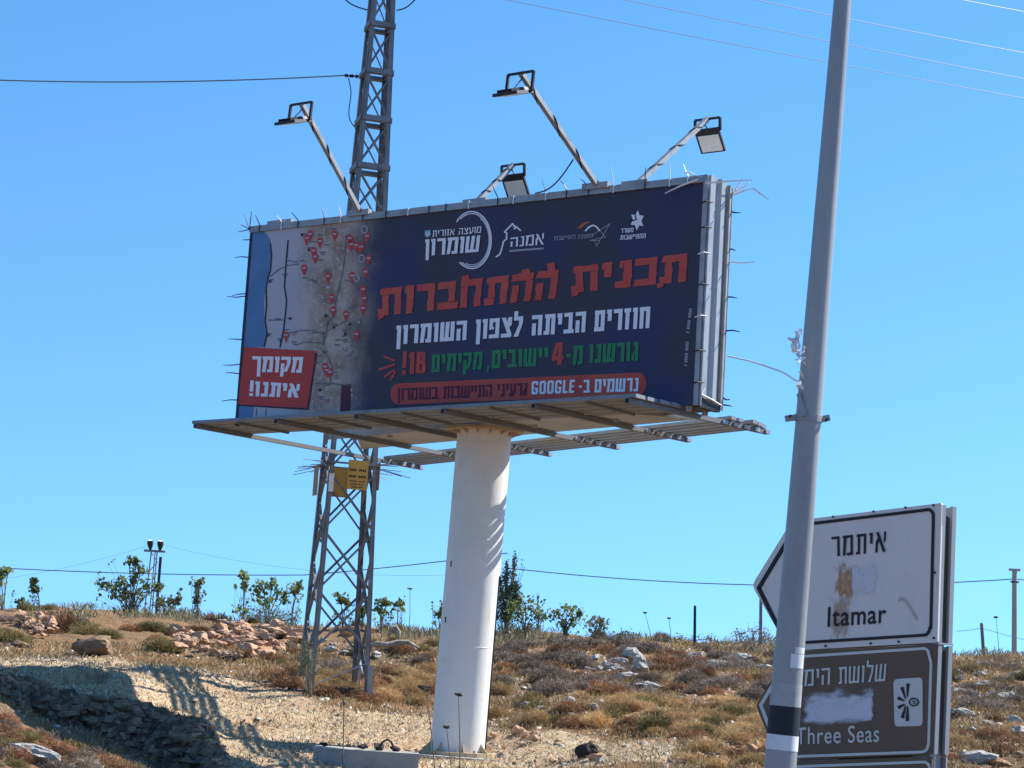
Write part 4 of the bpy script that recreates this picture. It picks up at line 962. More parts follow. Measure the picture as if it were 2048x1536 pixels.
def latin(name, m, par, txt, quad, lift=.005, emb=.018):
    c = bpy.data.curves.new('t', 'FONT'); c.body = txt; c.offset = emb; c.space_character = 1.08
    o = bpy.data.objects.new('t', c); COL.objects.link(o); dg = bpy.context.evaluated_depsgraph_get()
    me = bpy.data.meshes.new_from_object(o.evaluated_get(dg)); bpy.data.objects.remove(o)
    P = np.array([v.co[:] for v in me.vertices]); x0_, x1_ = P[:, 0].min(), P[:, 0].max(); cap = .70
    q = [np.array(p, float) for p in quad]; mb = MB(); W3 = []
    for p in P:
        a = (p[0]-x0_)/(x1_-x0_); top_ = q[0]+(q[1]-q[0])*a; bot = q[3]+(q[2]-q[3])*a; w3 = bot+(top_-bot)*(p[1]/cap); W3.append(sgn(w3[0], w3[1], lift))
    mb.add(W3, [tuple(pl_.vertices) for pl_ in me.polygons]); return mb.build(name, m, par)
latin('panel_lettering', 'ink', pw, 'Itamar', [(1656, 1214), (1773, 1207), (1772, 1245), (1654.6, 1253)], emb=.014)
latin('panel_lettering', 'signborder', pb_, 'Three Seas', [(1592, 1455), (1759, 1449), (1758, 1483.5), (1592, 1488.5)], emb=.006)
# rust stain, paint smears, scuff: wear with shapes of its own
MT['ruststain'] = mat('rust_stain', (.42, .22, .10), .7, noise=[(18, (.50, .33, .22), .4, .7)])
MT['palerust'] = mat('pale_rust_run', (.50, .40, .34), .6, noise=[(14, (.56, .50, .46), .4, .7)])
MT['smear'] = mat('white_smear', (.66, .66, .72), .6, noise=[(12, (.56, .55, .58), .4, .7)])
MT['smear2'] = mat('white_overpaint', (.62, .63, .70), .6, noise=[(10, (.45, .45, .50), .5, .75)])
MT['smear3'] = mat('thin_overpaint', (.26, .25, .27), .6, noise=[(16, (.15, .125, .12), .45, .7)])
def blotch(pts, seed, amt=2.0):
    r_ = random.Random(seed); o = []
    for i in range(len(pts)):
        a = np.array(pts[i]); b2 = np.array(pts[(i+1) % len(pts)]); k = max(1, int(np.hypot(*(b2-a))/5))
        o += [tuple(a+(b2-a)*j/k+np.array([r_.uniform(-amt, amt), r_.uniform(-amt, amt)])) for j in range(k)]
    return o
def softpatch(name, par, quad, col, lift, seed, edge=(.25, .25, .25, .25), top=.9, col2=None):
    """a worn or oversprayed patch: a thin film whose cover fades out irregularly at its rim"""
    m = bpy.data.materials.new(name+'_film'); m.use_nodes = True; n = m.node_tree.nodes; l = m.node_tree.links; b = n['Principled BSDF']
    b.inputs['Roughness'].default_value = .6; b.inputs['Specular IOR Level'].default_value = .2
    tc = n.new('ShaderNodeTexCoord'); mp = n.new('ShaderNodeMapping'); mp.inputs['Location'].default_value = (seed*1.7, seed*.9, 0); l.new(tc.outputs['UV'], mp.inputs[0])
    t = n.new('ShaderNodeTexNoise'); t.inputs['Scale'].default_value = 4; t.inputs['Detail'].default_value = 5; l.new(mp.outputs[0], t.inputs[0])
    sx = n.new('ShaderNodeSeparateXYZ'); l.new(tc.outputs['UV'], sx.inputs[0])
    def M(op, a, c=None):
        q = n.new('ShaderNodeMath'); q.operation = op
        for i, w in enumerate((a, c)):
            if w is None: continue
            if isinstance(w, (int, float)): q.inputs[i].default_value = w
            else: l.new(w, q.inputs[i])
        return q.outputs[0]
    x, y = sx.outputs[0], sx.outputs[1]
    d = M('MINIMUM', M('MINIMUM', M('DIVIDE', x, edge[0]), M('DIVIDE', M('SUBTRACT', 1.0, x), edge[1])), M('MINIMUM', M('DIVIDE', y, edge[2]), M('DIVIDE', M('SUBTRACT', 1.0, y), edge[3])))
    v = M('ADD', M('MINIMUM', d, 1.2), M('MULTIPLY', M('SUBTRACT', t.outputs['Fac'], .5), 2.0))
    r = n.new('ShaderNodeMapRange'); r.interpolation_type = 'SMOOTHSTEP'; r.inputs[1].default_value = .35; r.inputs[2].default_value = 1.05; r.inputs[4].default_value = top; l.new(v, r.inputs[0])
    gate = M('MULTIPLY', r.outputs[0], M('MINIMUM', M('MULTIPLY', d, 4.0), 1.0)); l.new(gate, b.inputs['Alpha'])
    if col2:
        mx = n.new('ShaderNodeMix'); mx.data_type = 'RGBA'; mx.inputs[6].default_value = (*col, 1); mx.inputs[7].default_value = (*col2, 1)
        t2 = n.new('ShaderNodeTexNoise'); t2.inputs['Scale'].default_value = 7; l.new(mp.outputs[0], t2.inputs[0]); r2 = n.new('ShaderNodeMapRange'); r2.inputs[1].default_value = .42; r2.inputs[2].default_value = .6; l.new(t2.outputs['Fac'], r2.inputs[0]); l.new(r2.outputs[0], mx.inputs[0]); l.new(mx.outputs[2], b.inputs['Base Color'])
    else: b.inputs['Base Color'].default_value = (*col, 1)
    o = MB().poly([sgn(u, v_, lift) for u, v_ in quad]).build(name, m, par)
    uv = o.data.uv_layers.new(name='UVMap')
    for i, lp_ in enumerate(o.data.loops): uv.data[i].uv = ((0, 1), (1, 1), (1, 0), (0, 0))[lp_.vertex_index]
    return o
softpatch('rust_run', pw, [(1656, 1180), (1712, 1174), (1706, 1290), (1654, 1294)], (.50, .33, .20), .003, 2, (.3, .3, .3, .3), .55)
softpatch('rust_stain', pw, [(1660, 1118), (1709, 1112), (1706, 1206), (1660, 1210)], (.48, .23, .09), .0045, 5, (.55, .06, .22, .4), .95, (.55, .36, .25))
softpatch('paint_smear', pw, [(1703, 1120), (1775, 1112), (1770, 1200), (1700, 1206)], (.72, .72, .80), .006, 9, (.06, .4, .3, .35), .75)
pxpoly('scuff', 'palerust', pw, sgn, [p for p in stroke([(1797, 1201), (1802, 1196), (1812, 1203), (1822, 1218), (1833, 1238)], 5)], .004)
softpatch('paint_smear', pb_, [(1592, 1372), (1752, 1364), (1750, 1448), (1594, 1458)], (.68, .69, .76), .003, 4, (.16, .06, .22, .42), .97)
softpatch('paint_smear', pb_, [(1596, 1384), (1748, 1376), (1747, 1446), (1597, 1456)], (.70, .71, .78), .0042, 11, (.22, .05, .15, .5), .8)
# viewpoint symbol
ic = pxpoly('symbol_plate', 'signborder', pb_, sgn, [rc(1794, 1367, 9, 180, 270)+rc(1838, 1364, 9, 270, 360)+rc(1838, 1443, 9, 0, 90)+rc(1796, 1444, 9, 90, 180)], .005)
wed = []
for (ux, vx), (uy, vy) in (((1814.5, 1394), (1816, 1367)), ((1811, 1398), (1803.5, 1374)), ((1809, 1402), (1795.5, 1395.5)), ((1809.5, 1408), (1796, 1415.5)), ((1811.5, 1411), (1804.5, 1436)), ((1815, 1413), (1814.5, 1442))):
    a = np.array([ux, vx]); b2 = np.array([uy, vy]); t = (b2-a)/np.hypot(*(b2-a)); nn_ = np.array([-t[1], t[0]])
    wed.append([tuple(a+nn_*1.2), tuple(b2+nn_*3.6), tuple(b2-nn_*3.6), tuple(a-nn_*1.2)])
pxpoly('view_symbol', 'ink', pb_, sgn, wed+stroke(arcpts(1827.5, 1404, 9, 7.5, 0, 360, 18), 2.6)+[disc(1828, 1404, 4, 3.6)], .009)
pxpoly('view_symbol', 'signborder', pb_, sgn, stroke([(1824.5, 1404), (1831.5, 1404)], 1.4), .013)
# rear panels and the posts between the two faces
DP = .205
def rear(pts, off):
    P = [sgn(u, v)+sM*off for u, v in pts]; return P
sh_ = sD*.02
for pts in (wt, bt_):
    right = [p for p in pts if p[0] > 1855]
mbp = MB(); mbp.prism([p+sD*.0 for p in rear([(1881, 1008), (1872, 1283), (1562, 1300), (1556, 1262), (1507, 1170), (1580, 1052)], DP)], sM*.02); mbp.build('rear_panel', 'signback', rs)
mbp = MB(); mbp.prism(rear([(1873, 1289), (1862.5, 1512), (1545, 1523), (1536, 1470), (1513, 1412), (1556, 1340)], DP), sM*.02); mbp.build('rear_panel', 'signback', rs)
mbp = MB(); mbp.prism(rear([(1862, 1514), (1855, 1740), (1545, 1750), (1545, 1530)], DP), sM*.02); mbp.build('rear_panel', 'signback', rs)
for u0, v0, u1, v1 in ((1881, 1009, 1872, 1284), (1873, 1290, 1864.5, 1508)):
    a, b2 = sgn(u0, v0)+sM*(DP-.03)+sD*.004, sgn(u1, v1)+sM*(DP-.03)+sD*.004
    MB().bar(b2, a, .02, .055, sM).build('edge_strip', 'signedge', rs)
    a, b2 = sgn(u0, v0)+sM*.035+sD*.001, sgn(u1, v1)+sM*.035+sD*.001
    MB().bar(b2, a, .02, .05, sM).build('edge_strip', 'signedge', rs)
for s_ in (-.14, -1.05):
    q = sC+sD*s_+sM*.115; t_ = sgn(1880+s_*120, 1016-s_*30)[2]-.03
    MB().bar(np.array([q[0], q[1], sbase[2]-.3]), np.array([q[0], q[1], t_]), .15, .15, sM).build('post', 'signback', rs)
qa, qb = sgn(1872.5, 1286.5)+sD*.012, sgn(1872.5, 1286.5)+sM*DP+sD*.012
MB().bar(qa, qb, .014, .014).build('tie_rod', 'signedge', rs)
for k, (u, v) in enumerate(((1667, 1033.5), (1748, 1023), (1812, 1015), (1868, 1010.5), (1870, 1145), (1868.5, 1276), (1798, 1283.5), (1742, 1287), (1652, 1292))):
    p = sgn(u, v); MB().tube([p-sM*.012, p+sM*.001], .009, 8).build('rivet', 'dark', pw)

# ------------------------------------------------------------------ plants, rocks and litter of the hillside
def thin_blades(n, rad_fn, seed, wd, ln, zsq=1.0, curl=.25):
    """fine twigs that fill a low dome: each a thin triangle leaning outward"""
    r_ = np.random.default_rng(seed)
    th = r_.uniform(0, 2*np.pi, n); ph = np.arccos(r_.uniform(0.02, 1, n)); rr = r_.uniform(.25, 1.0, n)**.6
    dirs = np.stack([np.sin(ph)*np.cos(th), np.sin(ph)*np.sin(th), np.cos(ph)*zsq], 1)
    R = rad_fn(th, ph)[:, None]; base_ = dirs*R*rr[:, None]; base_[:, 2] *= 1.0
    d2 = dirs+r_.normal(0, .75, (n, 3)); d2[:, 2] = np.abs(d2[:, 2])*.9+.1; d2 /= np.linalg.norm(d2, axis=1)[:, None]
    L = ln*r_.uniform(.5, 1.3, n)[:, None]; side = np.cross(d2, r_.normal(0, 1, (n, 3))); side /= np.linalg.norm(side, axis=1)[:, None]
    w_ = wd*r_.uniform(.6, 1.4, n)[:, None]
    v0 = base_-side*w_-d2*L*.5; v1 = base_+side*w_-d2*L*.5; v2 = base_+d2*L*.5+side*w_*.4; v3 = base_+d2*L*.5-side*w_*.4
    V = np.stack([v0, v1, v2, v3], 1).reshape(-1, 3); V[:, 2] = np.maximum(V[:, 2], -.12); FC = np.arange(len(V)).reshape(-1, 4)
    return V, FC
def mesh_only(name, V, FC, m):
    o = fastmesh(name, V, FC, m); me = o.data; bpy.data.objects.remove(o); return me
SHR = {}
for kind, wd, ln, nn_ in (('grey', .006, .13, 2600), ('rust', .006, .10, 2800), ('olive', .0055, .16, 2400), ('tan', .0045, .26, 1500)):
    SHR[kind] = []
    for k in range(5):
        sd = 100+k*7+len(kind); rs_ = np.random.default_rng(sd); p_ = rs_.uniform(0, 6.28, 5); am = rs_.uniform(.05, .16, 5)
        fn = lambda th, ph, p_=p_, am=am: .42*(1+sum(am[j]*np.sin((j+1)*th+p_[j]+ph*2) for j in range(5)))
        V_, F2 = thin_blades(nn_, fn, sd, wd, ln, {'grey': .85, 'rust': .8, 'olive': .95, 'tan': .75}[kind])
        # a few bare stems rise above the dome
        SHR[kind].append(mesh_only('shrub_'+kind, V_, F2, 'shrub_'+kind))
placed = []
rp = random.Random(33)
def add_shrub(p, kind, sc, label, group, zs=1.0):
    o = bpy.data.objects.new('dry_shrub', SHR[kind][rp.randrange(5)]); COL.objects.link(o)
    o.location = (p[0], p[1], p[2]-.05); o.scale = (sc*rp.uniform(.85, 1.25), sc*rp.uniform(.85, 1.2), sc*zs*rp.uniform(.8, 1.1)); o.rotation_euler.z = rp.uniform(0, 6.28)
    tag(o, label, 'shrub', group); placed.append((p[0], p[1], sc*.4)); return o
def free(p, r_):
    return all((p[0]-q[0])**2+(p[1]-q[1])**2 > (r_+q[2])**2*.55 for q in placed)
placed += [(base[0], base[1], .9)]
# single shrubs the photo shows plainly
SPECIAL = [
    ((128, 1262), 'rust', 1.25, 1.25, 'largest rust brown dome of dry scrub on the ridge at far left'),
    ((178, 1268), 'olive', 1.0, .8, 'olive dry shrub between the rust brown dome and the grey boulder'),
    ((20, 1285), 'olive', 1.1, .8, 'olive dry shrub beside the orange rock heap at the left edge'),
    ((305, 1262), 'olive', 1.1, .7, 'olive dry shrub on the ridge under the floodlight mast'),
    ((262, 1258), 'rust', .9, .6, 'low rust brown shrub on the ridge between two olive shrubs'),
    ((322, 1298), 'olive', 1.2, .75, 'olive dry shrub between the brown boulder and the reddish rubble heap'),
    ((395, 1258), 'rust', .9, .55, 'low rust brown shrub on the crest above the reddish rubble heap'),
    ((548, 1322), 'rust', .9, .7, 'rust brown shrub at the right end of the reddish rubble heap'),
    ((800, 1304), 'rust', 1.0, .8, 'rust brown shrub right of the pylon under the bleached log'),
]
for (u, v), kd, sc, zsq, lb in SPECIAL: add_shrub(hit(u, v), kd, sc, lb, None, zsq)
REG = [   # polygon in the photo, kinds, count, size range, label, group
    ([(0, 1232), (330, 1240), (600, 1258), (600, 1300), (330, 1290), (0, 1270)], ('olive', 'rust', 'grey'), 16, (.6, 1.0), {'olive': 'low olive dry shrub on the ridge left of the pylon', 'rust': 'low rust brown dry shrub on the ridge left of the pylon', 'grey': 'low grey dry shrub on the ridge left of the pylon'}),
    ([(560, 1270), (880, 1270), (880, 1330), (560, 1350)], ('grey', 'rust', 'olive'), 20, (.6, 1.0), {'olive': 'low olive dry shrub around the legs of the pylon', 'rust': 'low rust brown dry shrub around the legs of the pylon', 'grey': 'low grey dry shrub around the legs of the pylon'}),
    ([(520, 1345), (880, 1335), (880, 1415), (700, 1400), (560, 1372)], ('tan', 'tan', 'rust'), 34, (.65, 1.05), {'tan': 'orange tan dry grass clump at the foot of the pylon', 'rust': 'rust brown dry clump at the foot of the pylon'}),
    ([(985, 1280), (1560, 1305), (1560, 1390), (1250, 1400), (985, 1370)], ('grey', 'grey', 'grey', 'rust'), 84, (.7, 1.15), {'grey': 'grey brown dry shrub on the slope between the column and the lamp post', 'rust': 'rust brown dry shrub on the slope between the column and the lamp post'}),
    ([(985, 1378), (1300, 1405), (1560, 1400), (1560, 1536), (1380, 1536), (1360, 1478), (985, 1436)], ('tan', 'tan', 'tan', 'rust', 'olive'), 70, (.55, .95), {'tan': 'orange tan dry grass clump on the lower slope right of the column', 'olive': 'olive dry clump on the lower slope right of the column', 'rust': 'rust brown dry clump on the lower slope right of the column'}),
    ([(1890, 1332), (2060, 1335), (2060, 1430), (1890, 1430)], ('grey', 'olive', 'grey'), 24, (.6, 1.0), {'grey': 'grey brown dry shrub right of the road sign', 'olive': 'olive dry shrub right of the road sign'}),
    ([(1890, 1430), (2060, 1430), (2060, 1540), (1890, 1540)], ('tan', 'rust'), 14, (.5, .85), {'tan': 'orange tan dry clump right of the road sign', 'rust': 'rust brown dry clump right of the road sign'}),
    ([(-30, 1424), (90, 1470), (190, 1505), (320, 1545), (-30, 1545)], ('rust', 'grey', 'olive'), 60, (.32, .55), {'rust': 'brown dry shrublet on the near bank at lower left', 'grey': 'grey dry shrublet on the near bank at lower left', 'olive': 'olive dry shrublet on the near bank at lower left'}),
]
for poly, kinds, cnt, (s0_, s1_), lbs in REG:
    pu = [p[0] for p in poly]; pv = [p[1] for p in poly]; got = 0; tries = 0
    while got < cnt and tries < cnt*14:
        tries += 1; u, v = rp.uniform(min(pu), max(pu)), rp.uniform(min(pv), max(pv))
        if not inpoly(np.array([u]), np.array([v]), poly)[0]: continue
        p = hit(u, v); sc = rp.uniform(s0_, s1_)
        if not free(p, sc*.4): continue
        kd = rp.choice(kinds); lb = lbs[kd]
        add_shrub(p, kd, sc, lb, lb.replace('shrublet', 'shrublets').replace('clump', 'clumps').replace('shrub on', 'shrubs on').replace('shrub around', 'shrubs around').replace('shrub right', 'shrubs right'), .8 if kd != 'tan' else .9); got += 1

# rocks
import bmesh
from mathutils import noise as mn
ROCK = {}
def rockmesh(name, seed, m, flat, sub=3, jag=.35):
    bm2 = bmesh.new(); bmesh.ops.create_icosphere(bm2, subdivisions=sub, radius=.5)
    r_ = random.Random(seed); planes = []
    for _ in range(15):
        q = Vector((r_.gauss(0, 1), r_.gauss(0, 1), r_.gauss(0, .8))).normalized(); planes.append((q, r_.uniform(.20, .40)))
    for v in bm2.verts:
        for q, dd_ in planes:
            k = v.co.dot(q)
            if k > dd_: v.co -= q*(k-dd_)*.97
        s_ = mn.noise(v.co*3+Vector((seed, 0, 0)))*.5+mn.noise(v.co*9+Vector((seed, 5, 0)))*(.5 if m == 'limestone' else .25)
        v.co += v.co.normalized()*s_*jag*.5
        v.co.z *= flat
    me = bpy.data.meshes.new(name); bm2.to_mesh(me); bm2.free(); me.materials.append(MT[m]); return me
for m in ('limestone', 'redstone', 'brownstone', 'blackstone'):
    ROCK[m] = [rockmesh('rock', 10*k+len(m), m, .5+.12*(k % 3), 3) for k in range(5)]
rr2 = random.Random(71)
def add_rock(p, m, sx, sy, sz, label, group=None, name='rock', sink=.25):
    o = bpy.data.objects.new(name, ROCK[m][rr2.randrange(5)]); COL.objects.link(o)
    o.location = (p[0], p[1], p[2]+sz*(.25-sink*.5)); o.scale = (sx, sy, sz); o.rotation_euler = (rr2.uniform(-.25, .25), rr2.uniform(-.25, .25), rr2.uniform(0, 6.28) if abs(sx-sy) < .25*sx else rr2.uniform(-.3, .3))
    return tag(o, label, 'rock', group)
BIG = [
    ((195, 1308), 'brownstone', 1.25, .8, .95, 'big rounded brown boulder at the left edge of the straw track'),
    ((165, 1290), 'blackstone', .30, .3, .42, 'dark stone leaning on the left end of the big brown boulder'),
    ((46, 1296), 'brownstone', .55, .4, .42, 'dark brown boulder below the orange rock heap'),
    ((418, 1292), 'brownstone', .60, .45, .55, 'brown boulder half buried in the reddish rubble heap'),
    ((455, 1258), 'limestone', .8, .5, .45, 'pale flat boulder crowning the reddish rubble heap'),
    ((1262, 1322), 'limestone', .85, .6, .75, 'tallest pale boulder of the outcrop right of the column'),
    ((1233, 1345), 'limestone', .75, .5, .5, 'pale flat boulder at the lower left of the outcrop'),
    ((1278, 1332), 'limestone', .55, .4, .6, 'grey boulder at the right end of the outcrop'),
    ((1245, 1362), 'limestone', .95, .5, .4, 'low pale slab under the outcrop'),
    ((1378, 1322), 'limestone', 1.3, .6, .45, 'long pale slab under the lone black fence post'),
    ((1425, 1332), 'limestone', .8, .5, .35, 'pale slab right of the long slab under the black post'),
    ((1478, 1326), 'limestone', .9, .6, .5, 'dark sided pale boulder left of the lamp post'),
    ((1530, 1342), 'limestone', 1.1, .6, .35, 'long low pale slab beside the lamp post'),
    ((1300, 1378), 'limestone', .9, .6, .3, 'low grey ledge below the outcrop'),
    ((60, 1512), 'limestone', .85, .5, .30, 'pale pitted slab among brush at the lower left corner'),
    ((1955, 1525), 'limestone', 1.0, .5, .40, 'large pale rock at the lower right corner behind the sign'),
    ((1172, 1512), 'blackstone', .55, .4, .55, 'black charred lump lying in the rubble right of the column'),
    ((1192, 1520), 'redstone', .35, .3, .3, 'brown block beside the black charred lump'),
    ((1200, 1530), 'limestone', .24, .22, .25, 'white block in front of the black charred lump'),
    ((1002, 1515), 'limestone', .28, .24, .22, 'pale block lying by the right side of the column base'),
    ((1960, 1352), 'limestone', .5, .35, .25, 'pale slab just below the leaning wooden post'),
    ((1920, 1388), 'limestone', .65, .45, .35, 'pale rock close to the right edge of the road sign'),
    ((1968, 1372), 'limestone', .6, .4, .3, 'grey tilted rock right of the road sign under the wooden post'),
    ((2030, 1352), 'limestone', .7, .4, .25, 'flat pale rock under the tall concrete pole'),
]
rr2.random(); rr2.random()
for (u, v), m, sx, sy, sz, lb in BIG: add_rock(hit(u, v), m, sx*1.08, sy*1.0, sz*1.15, lb, name='boulder' if sx > .5 else 'rock')
CL = [
    ([(40, 1238), (78, 1236), (118, 1272), (80, 1290), (36, 1268)], 'redstone', 30, (.22, .55), 'orange tinted stone in the heap at far left', 'orange stones heaped at far left'),
    ([(345, 1268), (440, 1255), (560, 1262), (600, 1290), (540, 1322), (430, 1326), (350, 1310)], 'redstone', 72, (.24, .66), 'reddish stone in the rubble heap left of the pylon', 'reddish rubble left of the pylon'),
    ([(430, 1250), (560, 1258), (590, 1280), (440, 1275)], 'limestone', 14, (.2, .5), 'pale stone among the reddish rubble left of the pylon', 'pale stones in the reddish rubble'),
    ([(0, 1338), (50, 1334), (75, 1352), (0, 1376)], 'redstone', 10, (.10, .28), 'reddish stone on the brink of the shaded bank at far left', 'reddish stones at far left'),
    ([(380, 1440), (420, 1460), (470, 1536), (430, 1536), (388, 1480)], 'redstone', 20, (.10, .26), 'reddish stone along the edge of the shaded hollow', 'reddish stones edging the hollow'),
    ([(640, 1285), (740, 1280), (850, 1300), (840, 1325), (640, 1310)], 'limestone', 20, (.18, .42), 'pale stone behind the pylon legs', 'pale stones behind the pylon'),
    ([(1170, 1330), (1300, 1310), (1300, 1352), (1180, 1362)], 'limestone', 18, (.2, .48), 'small pale stone of the outcrop right of the column', 'small stones of the outcrop'),
    ([(1050, 1400), (1220, 1408), (1220, 1424), (1050, 1420)], 'limestone', 13, (.12, .3), 'small pale stone in a row across the slope right of the column', 'small stones in a row right of the column'),
    ([(975, 1462), (1200, 1480), (1230, 1540), (985, 1520)], 'redstone', 20, (.09, .24), 'tan stone in the rubble right of the column base', 'tan rubble right of the column base'),
    ([(1350, 1485), (1560, 1490), (1560, 1520), (1360, 1515)], 'redstone', 22, (.12, .28), 'reddish stone in the patch left of the lamp post foot', 'reddish stones by the lamp post foot'),
    ([(1310, 1310), (1560, 1325), (1560, 1345), (1320, 1340)], 'limestone', 16, (.18, .42), 'small pale stone between the slabs under the black fence post', 'small stones under the black post'),
    ([(1890, 1340), (2050, 1350), (2050, 1480), (1890, 1460)], 'limestone', 20, (.15, .42), 'small pale stone on the scrubby slope right of the road sign', 'small stones right of the sign'),
    ([(2000, 1480), (2060, 1470), (2060, 1540), (1990, 1530)], 'redstone', 8, (.10, .26), 'reddish stone at the lower right corner', 'reddish stones at lower right'),
    ([(20, 1385), (150, 1398), (300, 1415), (380, 1470), (420, 1540), (340, 1530), (220, 1480), (100, 1440)], 'brownstone', 30, (.16, .5), 'dark stone embedded in the shaded bank', 'stones in the shaded bank'),
]
for poly, m, cnt, (s0_, s1_), lb, gr in CL:
    pu = [p[0] for p in poly]; pv = [p[1] for p in poly]; got = 0; tries = 0
    while got < cnt and tries < 4000:
        tries += 1; u, v = rr2.uniform(min(pu), max(pu)), rr2.uniform(min(pv), max(pv))
        if not inpoly(np.array([u]), np.array([v]), poly)[0]: continue
        s_ = s0_+(s1_-s0_)*rr2.random()**1.6; pr = hit(u, v); pr[2] += rr2.uniform(0.02, .22) if 'heap' in gr or 'rubble left' in gr or 'outcrop' in gr else .04; add_rock(pr, m, s_*rr2.uniform(.9, 1.5), s_*rr2.uniform(.8, 1.2), s_*rr2.uniform(.7, 1.2), lb, gr); got += 1
# bleached log and white stump on the crest right of the pylon
def log(pts, y, r, label, name='dead_branch'):
    P = [aty(u, v, y) for u, v in pts]; mid = P[len(P)//2]
    o = MB().tube([p-mid for p in P], r, 8).build(name, 'deadwood', None, True); o.location = tuple(mid); ORG[o.name] = mid
    return tag(o, label, 'dead wood')
log([(738, 1292), (755, 1288), (775, 1290), (795, 1286), (815, 1284), (838, 1296)], 49.0, [.04, .075, .06, .08, .05, .03], 'bleached log lying on the slope right of the pylon')
log([(776, 1272), (782, 1262), (792, 1256), (797, 1264), (796, 1282)], 51, [.03, .07, .09, .06, .05], 'bleached hooked stump standing above the log')

# saplings and trees on the crest
def leafcloud(r_, c, rad3, n, size, arr):
    for _ in range(n):
        q = r_.normal(0, .5, 3); q = c+q*np.array(rad3); nrm = r_.normal(0, 1, 3); nrm[2] += .4; nrm /= np.linalg.norm(nrm)
        t = np.cross(nrm, r_.normal(0, 1, 3)); t /= np.linalg.norm(t); b2 = np.cross(nrm, t); s_ = size*r_.uniform(.6, 1.3)
        arr += [q-t*s_*.5, q-t*s_*.1+b2*s_*.42, q+t*s_*.55, q-t*s_*.1-b2*s_*.42]
def plant(name, u, vb, y, blobs, label, cat='sapling', m='leaf', size=.13, dens=1.2, trunk=.024, stems=None):
    """blobs: (u, v, half width px, half height px) clumps of foliage seen in the photo; each gets its own depth"""
    b_ = aty(u, vb, y); b_[2] = min(b_[2], gz(b_[0], b_[1])); r_ = np.random.default_rng(int(u*3+vb))
    root = empty(name, b_, label, cat); pm = FPX/y; arr = []; tb = MB()
    for i, (bu, bv, bw, bh) in enumerate(blobs):
        dep = r_.uniform(-1, 1)*bw/pm*1.2
        c = aty(bu, bv, y+dep); rx, rz = bw/pm, bh/pm
        n = int(dens*30*max(1, (rx*rz)/(size*size)*.30)); leafcloud(r_, c, (rx, rx, rz), n, size, arr)
        mid = b_+(c-b_)*.5+np.array([(c-b_)[0]*-.15, 0, .05]); tb.tube([b_, mid, c, c+Z*rz*.5], [trunk, trunk*.7, trunk*.4, trunk*.2], 5)
        for _ in range(3):
            e = c+r_.normal(0, .5, 3)*np.array([rx, rx, rz]); tb.tube([mid+(c-mid)*r_.uniform(.2, .8), e], [trunk*.3, trunk*.12], 4)
    us = [b[0] for b in blobs]; vs = [b[1] for b in blobs]
    for _ in range(5+2*len(blobs)):
        e = aty(r_.uniform(min(us)-14, max(us)+14), r_.uniform(min(vs)-8, vb-6), y+r_.uniform(-.3, .3)); q = b_+np.array([r_.uniform(-.15, .15), r_.uniform(-.1, .1), 0])
        tb.tube([q, (q+e)/2+np.array([r_.uniform(-.08, .08), 0, 0]), e], [.009, .006, .003], 3, False)
        leafcloud(r_, e, (.07, .07, .10), 5, size*.7, arr); leafcloud(r_, (q+e)/2, (.05, .05, .15), 3, size*.5, arr)
    V_ = np.array(arr)-b_; o = fastmesh('crown', V_, np.arange(len(V_)).reshape(-1, 4), m); o.parent = root
    tb.build('trunk', 'trunk', root); return root
r6 = random.Random(77)
for k in range(16):
    u = r6.choice([r6.uniform(-10, 600), r6.uniform(640, 860), r6.uniform(1000, 1560)]); p = hit(u, hor(u)-78+(u < 600)*6, 62); p = np.array([(u-1024)/FPX*60.5, 60.5, 0]); p[2] = gz(p[0], p[1])
    o = bpy.data.objects.new('crest_shrub', SHR['olive' if k % 3 else 'grey'][k % 5]); COL.objects.link(o); o.location = tuple(p); q_ = r6.uniform(.35, .7); o.scale = (q_, q_, q_*r6.uniform(.8, 1.3)); o.rotation_euler.z = r6.uniform(0, 6)
    tag(o, 'small olive tuft of scrub breaking the skyline' if k % 3 else 'small grey tuft of scrub breaking the skyline', 'shrub', 'small olive tufts on the skyline' if k % 3 else 'small grey tufts on the skyline')
